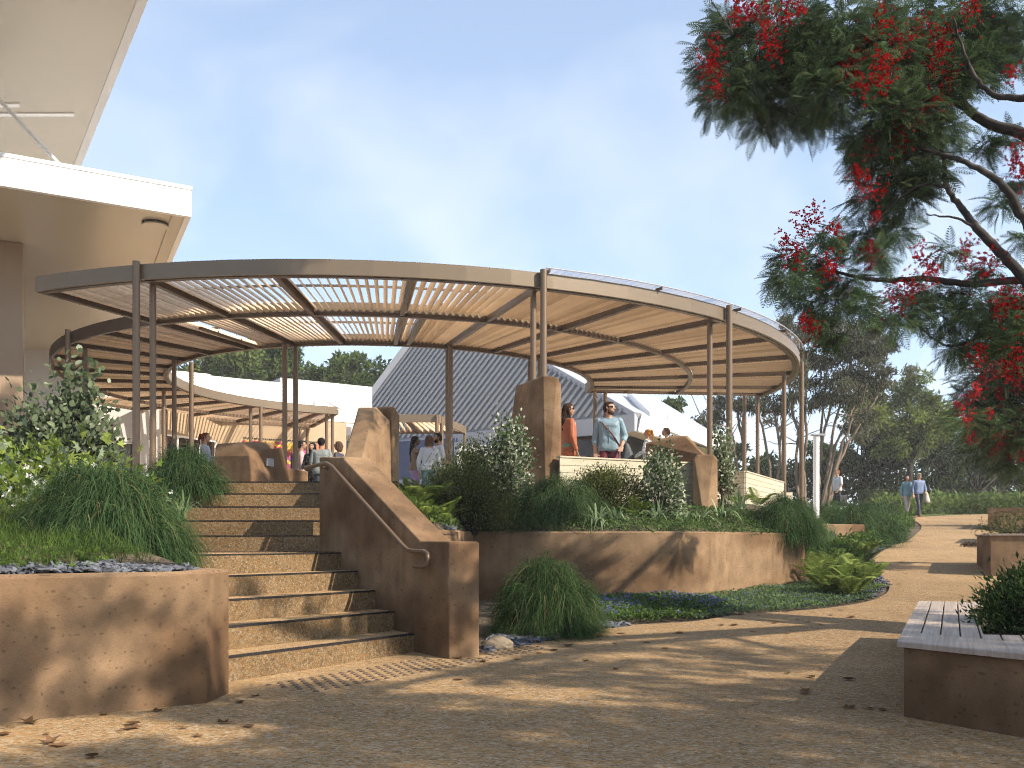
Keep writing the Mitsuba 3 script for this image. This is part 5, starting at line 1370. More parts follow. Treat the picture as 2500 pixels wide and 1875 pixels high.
# the flowering tree whose crown hangs in from the right and shades the foreground
rg = np.random.default_rng(201)
ft = thing('flowering_tree', 'spreading feathery tree with scarlet flower clusters hanging into the upper right', 'tree')
FD = 1.125
def AF(x, y, D):
    return at(x, y, D * FD)
fork = np.array([6.9, 7.2, 3.1])
add(ft, 'trunk', MB().add(*bough([(7.3, 6.9, -0.1), (7.22, 6.95, 0.9), (7.1, 7.05, 1.9), fork], 0.27, 0.19, 12, 5, 0.012, rg)), 'bark', smooth=True)
LIMBS = [
    ([fork, (6.0, 8.1, 4.2), AF(2300, 345, 7.6), AF(2212, 290, 7.7), AF(2130, 264, 7.8), AF(2060, 216, 7.9), AF(1950, 207, 8.0), AF(1800, 186, 8.2), AF(1700, 166, 8.3), AF(1600, 135, 8.4)], 0.11, 0.014),
    ([fork, (5.9, 7.9, 3.4), AF(2300, 690, 7.4), AF(2212, 598, 7.5), AF(2160, 545, 7.6), AF(2110, 492, 7.6), AF(2078, 450, 7.7), AF(2046, 405, 7.7), AF(2036, 330, 7.8), AF(2010, 255, 7.9)], 0.10, 0.014),
    ([fork, (6.1, 7.7, 3.7), AF(2300, 560, 7.2), AF(2212, 470, 7.3), AF(2182, 420, 7.3), AF(2142, 380, 7.4), AF(2075, 346, 7.5), AF(1990, 320, 7.7), AF(1920, 290, 7.8)], 0.09, 0.012),
    ([fork, (6.2, 8.3, 3.3), AF(2310, 625, 8.0), AF(2212, 606, 8.0), AF(2100, 613, 8.1), AF(2000, 602, 8.1), AF(1920, 606, 8.2), AF(1850, 598, 8.2), AF(1780, 585, 8.3), AF(1700, 600, 8.4)], 0.08, 0.010),
    ([fork, (6.2, 8.3, 3.1), AF(2300, 690, 7.9), AF(2180, 690, 7.9), AF(2100, 735, 8.0), AF(2040, 745, 8.1), AF(1980, 700, 8.1)], 0.05, 0.008),
    ([AF(2212, 212, 7.2), AF(2150, 205, 7.3), AF(2110, 170, 7.4), AF(2085, 120, 7.5), AF(2060, 40, 7.6)], 0.045, 0.010),
    ([(6.0, 8.1, 4.2), AF(2300, 190, 7.2), AF(2212, 212, 7.2)], 0.06, 0.045),
    ([AF(2046, 405, 7.7), AF(1990, 400, 7.7), AF(1930, 440, 7.8), AF(1880, 500, 7.9)], 0.028, 0.006),
    ([AF(2110, 492, 7.6), AF(2060, 470, 7.6), AF(2000, 462, 7.7)], 0.022, 0.006),
    ([AF(1850, 598, 8.2), AF(1810, 640, 8.2), AF(1800, 690, 8.2), AF(1775, 730, 8.2)], 0.014, 0.004),
    ([AF(1930, 207, 8.0), AF(1900, 150, 8.0), AF(1930, 60, 8.0)], 0.026, 0.006),
    ([AF(1800, 186, 8.2), AF(1760, 120, 8.2), AF(1740, 40, 8.2)], 0.022, 0.006),
    ([AF(2060, 216, 7.9), AF(2000, 150, 7.9), AF(1990, 50, 7.9)], 0.03, 0.006),
    ([fork, (5.6, 5.0, 4.6), (4.6, 3.2, 5.6), (3.6, 1.6, 6.0)], 0.11, 0.03),
    ([fork, (6.6, 4.6, 4.8), (6.6, 2.4, 5.8), (6.2, 0.6, 6.2)], 0.10, 0.03),
    ([fork, (7.6, 5.6, 4.6), (8.8, 4.6, 5.6), (9.6, 3.6, 6.0)], 0.10, 0.03),
    ([fork, (6.9, 7.6, 4.6), (7.2, 9.0, 5.4)], 0.09, 0.03),
]
for j_, (pts, r0, r1) in enumerate(LIMBS):
    if j_ < 13: r0, r1 = r0 * 0.68, r1 * 0.8
    add(ft, 'limb', MB().add(*bough(pts, r0, r1, 9, 6, 0.004, rg)), 'bark', smooth=True)
BL = [(1600, 105, 115), (1552, 205, 75), (1690, 85, 125), (1690, 205, 105), (1800, 60, 125), (1800, 190, 105), (1880, 120, 115), (1635, 245, 62), (1530, 150, 52), (1740, 250, 55), (1560, 60, 60), (1610, 190, 80), (1760, 130, 90),
      (1960, 80, 125), (2050, 60, 115), (2150, 35, 105), (2110, 130, 75), (2195, 95, 70), (1990, 180, 90), (2060, 170, 70),
      (1905, 250, 90), (1965, 240, 85), (1905, 350, 88), (1965, 330, 85), (2020, 285, 70), (1880, 425, 66), (1945, 410, 72), (1858, 505, 52), (1920, 490, 56), (1885, 555, 45), (1870, 310, 60), (2010, 370, 50), (1845, 300, 40),
      (1700, 600, 56), (1760, 560, 62), (1740, 640, 52), (1820, 610, 56), (1780, 510, 44), (1690, 562, 38), (1855, 655, 42), (1785, 728, 34), (1760, 690, 30), (1800, 655, 45),
      (1960, 660, 62), (2040, 690, 64), (2100, 660, 56), (2150, 700, 66), (2000, 628, 36), (2060, 622, 36), (2125, 580, 36), (2090, 742, 40), (2195, 640, 56), (2055, 755, 32), (2190, 730, 55), (1930, 690, 40),
      (2155, 440, 34), (2195, 395, 36), (2203, 515, 26), (2120, 320, 34), (2170, 300, 26), (2040, 540, 22)]
fm = MB()
cols = ((0.045, 0.085, 0.036), (0.135, 0.195, 0.090))
for x, y, r in BL:
    D = 8.0 + rg.normal() * 0.35 + (0.3 if x < 1750 else 0)
    place_fronds(fm, FR, AF(x + 8, y, D), max(r - 16, 12) * D * FD / 2000, int(310 * (r / 100) ** 2) + 10, rg, 0.195, cols, 0.9, sq=0.62, hang=0.3)
add(ft, 'foliage', fm, 'leaf', kind='stuff')
twg = MB()
for x, y, r in BL:      # fine twigs from each clump towards the branches
    c = AF(x, y, 8.05)
    for _ in range(3):
        e = c + rg.normal(size=3) * r * 9 / 2000 * 0.6
        twg.tube([c + [0.10, 0, -0.06], (c + e) / 2 + rg.normal(size=3) * 0.03, e], [0.007, 0.005, 0.003], 4)
add(ft, 'twigs', twg, 'bark', kind='stuff')
FLW = [(1541, 112, 34), (1530, 152, 34), (1548, 188, 30), (1600, 12, 34), (1655, 18, 36), (1700, 8, 34), (1690, 45, 24), (1655, 76, 32), (1672, 108, 30), (1620, 22, 26), (1870, 98, 34), (1845, 152, 30), (1905, 138, 42), (1905, 172, 34), (1950, 92, 36), (1985, 58, 30), (2030, 75, 36), (2025, 142, 40), (2040, 178, 30), (2105, 18, 34), (1815, 160, 28), (1860, 190, 26), (1945, 288, 40), (1880, 312, 24), (1868, 402, 30), (1852, 365, 22), (1900, 412, 22), (1735, 482, 36), (1765, 470, 28), (1800, 492, 24), (1715, 548, 34), (1690, 518, 22), (1795, 574, 38), (1880, 548, 34), (1892, 470, 20), (1988, 550, 26), (2018, 566, 24), (2088, 530, 24), (2082, 552, 24), (2130, 575, 40), (2012, 590, 24), (1968, 622, 34), (1925, 638, 32), (1945, 655, 26), (1893, 680, 24), (2195, 338, 40), (2206, 372, 34), (2165, 655, 36), (2198, 640, 38), (2200, 770, 40), (2180, 800, 30), (1752, 706, 28), (1738, 694, 22), (2025, 220, 26), (1990, 245, 24), (2030, 105, 26), (1730, 20, 22), (1905, 40, 30), (2115, 760, 30), (2150, 668, 28), (2188, 160, 22), (1590, 40, 22)]
for x, y, r in FLW:
    mb = MB()
    D = 7.50 + rg.normal() * 0.12
    flower_cluster(mb, AF(x, y, D), r * D * FD / 2000 * 0.9, int(52 * (r / 30) ** 1.6), rg)
    add(ft, 'flower_cluster', mb, 'petal', kind='stuff')
# the part of the crown above and beside the camera (out of the picture)
def unseen(P_):
    x, y, z = P_.T
    return (z > EYE + 0.62 * np.maximum(y, 0) + 0.35) | (np.abs(x) > 0.58 * np.maximum(y, 0) + 0.45)
cm = MB()
SUN = np.array([0.73, -0.43, 0.60])
# clumps of the upper crown: each throws one of the soft spots of shade seen on the path, the planters and the walls
SH = [(150, 1650, 100, 22), (330, 1655, 110, 18), (560, 1520, 95, 26), (700, 1545, 110, 28), (850, 1560, 120, 26), (980, 1530, 90, 22), (700, 1490, 55, 18), (1120, 1450, 80, 20), (1010, 1455, 45, 14), (1230, 1445, 70, 20), (1330, 1470, 60, 16),
      (1180, 1580, 110, 24), (1330, 1560, 95, 24), (1480, 1530, 95, 24), (1620, 1510, 85, 22), (1760, 1490, 80, 20), (1850, 1545, 100, 24), (1500, 1620, 150, 26), (1750, 1610, 150, 26), (1250, 1650, 160, 24), (950, 1650, 150, 22), (2000, 1620, 160, 24),
      (1580, 1430, 75, 16), (1700, 1420, 80, 18), (1460, 1400, 45, 12), (1400, 1440, 50, 14), (600, 1620, 60, 10), (430, 1535, 50, 14), (1180, 1400, 70, 16), (1290, 1390, 60, 14), (620, 1640, 90, 14)]
def ground_hit(x, y):
    D = np.linspace(3, 40, 4000); X_ = (x - 1106) * D / 2000
    D = D[np.argmin(np.abs(1170 - (g(X_, D) - EYE) * 2000 / D - y))]
    return np.array([(x - 1106) * D / 2000, D, float(g((x - 1106) * D / 2000, D))]), D
spots3 = []
for x, y, r, k_ in SH:
    p, D = ground_hit(x, y)
    spots3.append((p, r * D / 2000, k_, 1.9))       # long across the view: the ground is seen foreshortened
for x, y, r, k_ in [(205, 1330, 34, 9), (120, 1450, 55, 11), (330, 1415, 24, 7), (28, 1375, 30, 7), (412, 1325, 16, 5), (20, 1500, 40, 8), (465, 1330, 20, 7), (470, 1440, 24, 7)]:
    spots3.append((A(x, y, 5.05 + (x - 240) * 0.0012), r * 5.05 / 2000, k_, 1.0))
for x, y, r, k_ in [(1080, 1210, 50, 12), (1160, 1190, 40, 9), (1130, 1260, 44, 9), (1230, 1230, 30, 6)]:
    spots3.append((A(x, y, 11.6), r * 11.6 / 2000, k_, 1.0))
for x, y, r, k_ in [(1010, 1300, 45, 12), (1000, 1400, 40, 12), (1020, 1210, 24, 8), (850, 1340, 40, 10), (760, 1330, 36, 9), (640, 1360, 36, 9), (570, 1300, 30, 8), (700, 1410, 36, 10)]:
    spots3.append((A(x, y, 7.6), r * 7.6 / 2000, k_, 1.0))
for x, y, r, k_ in [(2000, 1345, 40, 10), (2060, 1310, 30, 8), (2120, 1370, 50, 12), (2180, 1390, 40, 12)]:
    spots3.append((A(x, y, 5.6), r * 5.6 / 2000, k_, 1.2))
for p, r, k_, fl in spots3:
    z = rg.uniform(5.6, 6.6)
    c = p + SUN * (z - p[2]) / SUN[2]
    place_fronds(cm, CR, c, max(r * (1.12 if fl > 1.5 else 1.0), 0.12), int(k_ * (3.6 if fl > 1.5 else 1.9)), rg, min(0.32, 0.18 + r * 0.3), cols, 0.5, keep=unseen, sq=min(fl, 1.5))
for i in range(110):         # the rest of the crown, whose shade falls outside the picture
    x, y = rg.uniform(1.0, 12.5), rg.uniform(-5.0, 10.0)
    z = 6.4 + rg.normal() * 0.3
    sx, sy = x - SUN[0] * z / SUN[2], y - SUN[1] * z / SUN[2]
    if math.hypot(x - 6.6, y - 3.5) > 6.5 or (sy > 2.4 and abs(sx) < 0.75 * sy + 1.0): continue
    rr = rg.uniform(0.3, 0.6)
    place_fronds(cm, CR, np.array([x, y, z]), rr, int(130 * (rr / 0.6) ** 2), rg, 0.32, cols, 0.5, keep=unseen)
add(ft, 'upper_foliage', cm, 'leaf', kind='stuff')

rg = np.random.default_rng(207)
tt_ = thing('tall_tree', 'tall broad tree outside the right picture edge, its crown high above the path', 'tree')
b_ = np.array([9.0, 6.4, -0.1]); f_ = np.array([7.2, 7.4, 8.2])
add(tt_, 'trunk', MB().add(*bough([b_, b_ + [-0.2, 0.2, 3], f_], 0.30, 0.18, 10, 5, 0.01, rg)), 'bark', smooth=True)
tcm = MB()
for j in range(34):
    q = unit(rg.normal(size=3)) * rg.random() ** 0.4
    c = np.array([3.6, 8.6, 13.0]) + q * [2.3, 2.6, 1.5]
    place_fronds(tcm, CR, c, rg.uniform(0.6, 0.95), 150, rg, 0.42, cols, 0.7, keep=unseen)
    if j < 9:
        add(tt_, 'limb', MB().add(*bough([f_, (f_ + c) / 2 + [0, 0, 0.3], c], 0.10, 0.02, 6, 4, 0.03, rg)), 'bark', smooth=True)
add(tt_, 'crown', tcm, 'leaf', kind='stuff')

# second flowering tree behind it at the right edge
rg = np.random.default_rng(211)
f2 = thing('flowering_tree', 'smaller hazier red-flowered tree behind the large one at the right picture edge', 'tree')
base2 = np.array([10.6, 15.6, float(g(10.6, 15.6))])
add(f2, 'trunk', MB().add(*bough([base2 - [0, 0, 0.1], base2 + [-0.1, 0, 1.4], base2 + [-0.3, -0.1, 2.6]], 0.2, 0.13, 10, 4, 0.01, rg)), 'bark', smooth=True)
for x, y in ((2150, 800), (2200, 700), (2120, 900), (2180, 950), (2260, 760), (2300, 900)):
    add(f2, 'limb', MB().add(*bough([base2 + [-0.3, -0.1, 2.5], A(x + 60, y + 40, 15.2), A(x - 20, y, 15)], 0.07, 0.012, 7, 5, 0.03, rg)), 'bark', smooth=True)
fm = MB()
for x, y, r in [(2150, 800, 60), (2195, 760, 70), (2120, 830, 45), (2190, 850, 75), (2150, 880, 60), (2100, 870, 38), (2085, 905, 28), (2200, 930, 60), (2150, 940, 42), (2120, 965, 30), (2170, 990, 30), (2205, 1000, 36), (2250, 820, 80), (2280, 920, 80), (2180, 720, 45), (2330, 780, 90), (2120, 925, 34), (2260, 700, 80), (2340, 880, 90)]:
    D = 15 + rg.normal() * 0.5
    place_fronds(fm, FR, A(x, y, D), r * D / 2000, int(190 * (r / 60) ** 2), rg, 0.30, ((0.055, 0.090, 0.036), (0.135, 0.185, 0.080)), 0.9, sq=0.7)
add(f2, 'foliage', fm, 'leaf', kind='stuff')
for x, y, r in [(2090, 862, 24), (2075, 880, 20), (2110, 845, 22), (2125, 820, 26), (2150, 800, 24), (2100, 900, 18), (2120, 770, 26), (2170, 790, 26), (2195, 830, 24), (2160, 850, 20), (2130, 940, 22), (2100, 945, 20), (2160, 950, 24), (2190, 945, 22), (2180, 975, 22), (2150, 975, 18), (2205, 890, 24), (2195, 710, 28), (2205, 985, 18), (2085, 915, 16), (2135, 890, 16)]:
    mb = MB()
    D = 14.5 + rg.normal() * 0.15
    flower_cluster(mb, A(x, y, D), r * D / 2000 * 0.7, 34, rg, ((0.28, 0.012, 0.018), (0.55, 0.05, 0.05)), 0.034)
    add(f2, 'flower_cluster', mb, 'petal', kind='stuff')

def crown_blobs(x, top, bot, w, D, nb, rg, depth=0.7):
    """uneven clumps, grouped on sub-crowns, filling these display pixels at depth D"""
    S = D / 2000
    cx, cy, hw, hh_ = x, (top + bot) / 2, w / 2, (bot - top) / 2
    subs = []
    for j in range(max(4, nb // 8)):
        a = rg.random() * 2 * np.pi
        r = 0.25 + 0.5 * rg.random()
        subs.append((cx + hw * r * math.cos(a), cy + hh_ * (r * math.sin(a)) - hh_ * 0.08, rg.uniform(0.28, 0.46) * min(hw, hh_) * 1.25, rg.normal() * depth * hw * S * 0.6))
    subs.append((cx, top + 0.30 * min(hw, hh_), 0.30 * min(hw, hh_), 0.0))
    out = []
    for i in range(nb):
        sx, sy, sr, sd = subs[i % len(subs)]
        q = unit(rg.normal(size=3)) * rg.random() ** 0.5
        r = sr * (0.28 + 0.25 * rg.random())
        out.append((A(sx + q[0] * sr * 1.15, sy + q[2] * sr * 0.85, D + sd + q[1] * sr * S), r * S))
    return out

def tree(label, base, blobs, n, leaf, cols, rg, tr=0.2, trunk_top=None, bark='bark', stems=1, name='tree', group=None, openness=0.0, kind='diamond', limbs=True, lean=0.3):
    k = thing(name, label, 'tree', group)
    base = np.array(base, float)
    C = np.array([b[0] for b in blobs]); Rr = np.array([b[1] for b in blobs])
    zt = trunk_top if trunk_top is not None else base[2] + (C[:, 2].mean() - base[2]) * 0.55
    top = np.array([base[0] * 0.6 + C[:, 0].mean() * 0.4, base[1] * 0.6 + C[:, 1].mean() * 0.4, zt])
    add(k, 'trunk', MB().add(*bough([base - [0, 0, 0.2], base * 0.5 + top * 0.5 + np.append(rg.normal(size=2) * 0.1, 0), top], tr, tr * 0.65, 9, 4, 0.02, rg)), bark, smooth=True)
    if limbs:
        lm = MB()
        for c, r in blobs[:22]:
            m_ = top * 0.45 + c * 0.55 + np.append(rg.normal(size=2) * 0.3, -0.1 * abs(c[2] - top[2]))
            lm.add(*bough([top - [0, 0, 0.3], m_, c], tr * 0.42, tr * 0.07, 6, 4, 0.03, rg))
        add(k, 'limbs', lm, bark, smooth=True)
    w_ = Rr ** 2 / (Rr ** 2).sum()
    i = rg.choice(len(blobs), n, p=w_)
    q = unit(rg.normal(size=(n, 3)))
    P_ = C[i] + q * (Rr[i] * rg.random(n) ** 0.42 * (0.7 + 0.65 * rg.random(n)))[:, None] * [1, 1, 0.8]
    D_ = unit(q + rg.normal(size=(n, 3)) * 0.8 + [0, 0, -0.2])
    C_ = tones(len(blobs), *cols, rg, 0.3)[i] * (0.7 + 0.6 * rg.random((n, 1)))
    mb = MB()
    leaves(mb, P_, D_, leaf * (0.6 + 0.8 * rg.random(n)), leaf * 0.55 * (0.7 + 0.6 * rg.random(n)), C_, kind, unit(rg.normal(size=(n, 3)) * 0.8 + [0, 0, 1]), rg)
    add(k, 'crown', mb, 'leaf', kind='stuff')
    return k

rg = np.random.default_rng(221)
DG = ((0.030, 0.052, 0.024), (0.078, 0.112, 0.048))
MG = ((0.040, 0.072, 0.024), (0.105, 0.150, 0.045))
LG = ((0.075, 0.110, 0.028), (0.190, 0.230, 0.062))
GG = ((0.050, 0.058, 0.038), (0.125, 0.130, 0.085))
def gp(x, D):
    X = (x - 1106) * D / 2000
    return np.array([X, D, float(g(X, D))])
# eucalypts with fanning pale limbs
def gum(label, x0, D, ends, r0, crown, n, rg, leaf=0.16):
    k = thing('gum_tree', label, 'tree')
    b = gp(x0, D)
    for j, (x, y, dD, kx) in enumerate(ends):
        e = A(x, y, D + dD)
        bb = b + np.array([rg.normal() * 0.25 + kx, rg.normal() * 0.25, -0.1])
        m_ = bb * 0.52 + e * 0.48 + np.array([-(e[0] - bb[0]) * 0.16, 0, 0.1])
        add(k, 'stem', MB().add(*bough([bb, bb * 0.8 + m_ * 0.2 + [0, 0, 0.1], m_, e * 0.8 + m_ * 0.2 + rg.normal(size=3) * 0.12, e], r0 * rg.uniform(0.75, 1.15), 0.022, 8, 5, 0.03, rg)), 'tan_bark', smooth=True)
        tw = MB()
        for _ in range(9):
            t = rg.uniform(0.35, 0.9)
            s0 = m_ * (1 - t) + e * t
            ee = s0 + np.array([rg.normal() * 0.8, rg.normal() * 0.6, abs(rg.normal()) * 0.9 + 0.3])
            tw.add(*bough([s0, (s0 + ee) / 2 + rg.normal(size=3) * 0.1, ee], 0.028, 0.008, 5, 3, 0.02, rg))
        add(k, 'twigs', tw, 'tan_bark', smooth=True, kind='stuff')
    bl = []
    for (x, y, r) in crown:
        for _ in range(5):
            bl.append((A(x + rg.normal() * r * 0.55, y + rg.normal() * r * 0.40, D + rg.normal() * 1.2), r * 0.42 * D / 2000))
    C = np.array([q[0] for q in bl]); Rr = np.array([q[1] for q in bl])
    i = rg.choice(len(bl), n, p=Rr ** 2 / (Rr ** 2).sum())
    q = unit(rg.normal(size=(n, 3)))
    P_ = C[i] + q * (Rr[i] * rg.random(n) ** 0.5 * 1.15)[:, None] * [1.1, 1, 0.75]
    mb = MB()
    leaves(mb, P_, unit(rg.normal(size=(n, 3)) * 0.6 + [0, 0, -0.8]), leaf * (0.7 + 0.7 * rg.random(n)), leaf * 0.32, tones(len(bl), *GG, rg)[i] * (0.7 + 0.6 * rg.random((n, 1))), 'diamond', None, rg)
    add(k, 'crown', mb, 'leaf', kind='stuff')
gum('tall grey-green gum tree with fanning bare tan limbs right of the pergola', 1752, 41, [(1700, 800, 0.3, -0.4), (1745, 760, -0.5, -0.1), (1790, 745, 0.5, 0.2), (1840, 770, 0.2, 0.5), (1880, 800, -0.6, 0.6), (1900, 850, 0.4, 0.9), (1720, 900, 1, -0.6), (1860, 880, -1, 0.7), (1800, 840, 0, 0.3), (1670, 850, 0.5, -0.9)], 0.115,
    [(1735, 745, 55), (1780, 720, 48), (1840, 735, 60), (1890, 755, 48), (1910, 790, 38), (1870, 800, 60), (1810, 800, 55), (1720, 800, 45), (1890, 850, 44), (1840, 860, 50), (1770, 850, 45), (1910, 740, 32), (1700, 860, 35), (1860, 920, 36), (1710, 715, 36), (1755, 700, 40), (1815, 705, 45), (1870, 725, 40)], 17000, rg, 0.21)
gum('leaning gum tree with bare limbs seen between the right pergola columns', 1655, 42, [(1560, 880, 0, -1.2), (1600, 860, 0.5, -0.7), (1640, 850, -0.5, -0.2), (1530, 920, 0.3, -1.6), (1690, 870, 0, 0.2)], 0.12,
    [(1560, 880, 45), (1600, 865, 45), (1640, 870, 45), (1530, 905, 38), (1670, 890, 35)], 3500, rg, 0.2)
tree('bright yellow-green tree in the middle of the right background', gp(1962, 54), crown_blobs(1958, 795, 1020, 215, 54, 90, rg) + crown_blobs(2020, 850, 980, 100, 54, 24, rg), 17000, 0.23, LG, rg, 0.22)
tree('dark tree standing left below the bright yellow-green tree', gp(1868, 57), crown_blobs(1870, 900, 1075, 150, 57, 40, rg), 6500, 0.30, DG, rg, 0.2)
tree('wide dark tree in the centre of the right background', gp(2060, 60), crown_blobs(2040, 905, 1070, 220, 60, 60, rg), 9500, 0.32, DG, rg, 0.25)
tree('dark tree reaching in behind the red-flowered tree at right', gp(2170, 62), crown_blobs(2150, 905, 1030, 170, 62, 40, rg), 6500, 0.32, DG, rg, 0.25)
tree('spreading tree with visible forked trunk near the bright gap at right', gp(2098, 52), crown_blobs(2110, 955, 1050, 150, 52, 36, rg), 5200, 0.26, MG, rg, 0.17, trunk_top=float(g(25, 52)) + 1.3)
tree('slender tree beside the forked one near the bright gap at right', gp(2128, 54), crown_blobs(2150, 1000, 1070, 70, 54, 16, rg), 1800, 0.25, MG, rg, 0.11, trunk_top=float(g(27, 54)) + 1.0)
tree('tree crossing the right picture edge above the far planters', gp(2235, 47), crown_blobs(2215, 955, 1070, 90, 47, 26, rg), 3500, 0.24, DG, rg, 0.2)
tree('dark tree behind the right wing of the ribbed roof', gp(1470, 52), crown_blobs(1450, 850, 1010, 190, 52, 46, rg), 7000, 0.28, MG, rg, 0.2)
tree('dark tree between the right pergola columns and the gum tree', gp(1600, 60), crown_blobs(1600, 960, 1085, 170, 60, 36, rg), 5000, 0.3, DG, rg, 0.2)
tree('low dark tree behind the lamp post', gp(1770, 62), crown_blobs(1770, 960, 1090, 180, 62, 40, rg), 6000, 0.3, DG, rg, 0.2)
tree('green tree over the white roof at left with sunlit top', gp(470, 56), crown_blobs(470, 750, 960, 270, 56, 90, rg), 15000, 0.30, ((0.06, 0.10, 0.028), (0.155, 0.20, 0.055)), rg, 0.25)
tree('tall green tree over the white roof in the middle of the ring', gp(620, 58), crown_blobs(600, 730, 960, 270, 58, 95, rg), 16000, 0.30, ((0.055, 0.095, 0.026), (0.145, 0.19, 0.055)), rg, 0.25)
tree('darker tree over the white roof next to the ribbed roof', gp(740, 54), crown_blobs(745, 755, 960, 220, 54, 90, rg), 15000, 0.28, MG, rg, 0.25)
# clipped hedge and background undergrowth
hx0, hx1 = gp(1862, 55), gp(1948, 55)
hm = MB(); n = 5200
q = rg.random((n, 3)); sh = rg.random(n) < 0.6
P_ = np.column_stack([hx0[0] + (hx1[0] - hx0[0]) * q[:, 0], 54.6 + 1.4 * np.where(sh, (q[:, 1] > 0.8) * q[:, 1], q[:, 1]), np.zeros(n)])
P_[:, 2] = g(P_[:, 0], P_[:, 1]) + 1.15 * np.where(sh & (q[:, 1] > 0.5), 1.0, q[:, 2])
leaves(hm, P_, rg.normal(size=(n, 3)), 0.14, 0.08, tones(n, (0.06, 0.08, 0.025), (0.15, 0.165, 0.05), rg), 'diamond', None, rg)
hk = thing('hedge', 'clipped olive hedge on the lawn behind the walking couple', 'hedge')
add(hk, 'foliage', hm, 'leaf', kind='stuff')
add(hk, 'core', MB().box((hx0[0] + 0.1, 54.8, float(g(hx0[0], 55)) - 0.2), (hx1[0] - 0.1, 55.8, float(g(hx0[0], 55)) + 0.95)), 'soil')
cover('undergrowth', 'dark undergrowth closing the lawn under the background trees', Polygon([(16, 57), (45, 56), (60, 60), (60, 64), (12, 64), (10, 58)]), 16000, 231, gz, hgt=2.2, leaf=(0.42, 0.2), cols=((0.02, 0.04, 0.016), (0.06, 0.09, 0.034)), mound=0.9, cat='undergrowth')
# ---------------------------------------------------------------- people
def sph(c, r, s=(1, 1, 1), seg=16):
    return m3.Manifold.sphere(r, seg).scale(list(s)).translate([float(q) for q in c])
def bone(a, b, ra, rb, seg=12):
    return m3.Manifold.batch_hull([sph(a, ra, seg=seg), sph(b, rb, seg=seg)])
def hullof(*q):
    return m3.Manifold.batch_hull(list(q))
def finish(m, length=0.028, it=6):
    m = m.refine_to_length(length).to_mesh()
    t = trimesh.Trimesh(m.vert_properties[:, :3], m.tri_verts, process=True)
    trimesh.smoothing.filter_taubin(t, iterations=it)
    return t
def union(ms):
    return m3.Manifold.batch_boolean(ms, m3.OpType.Add)

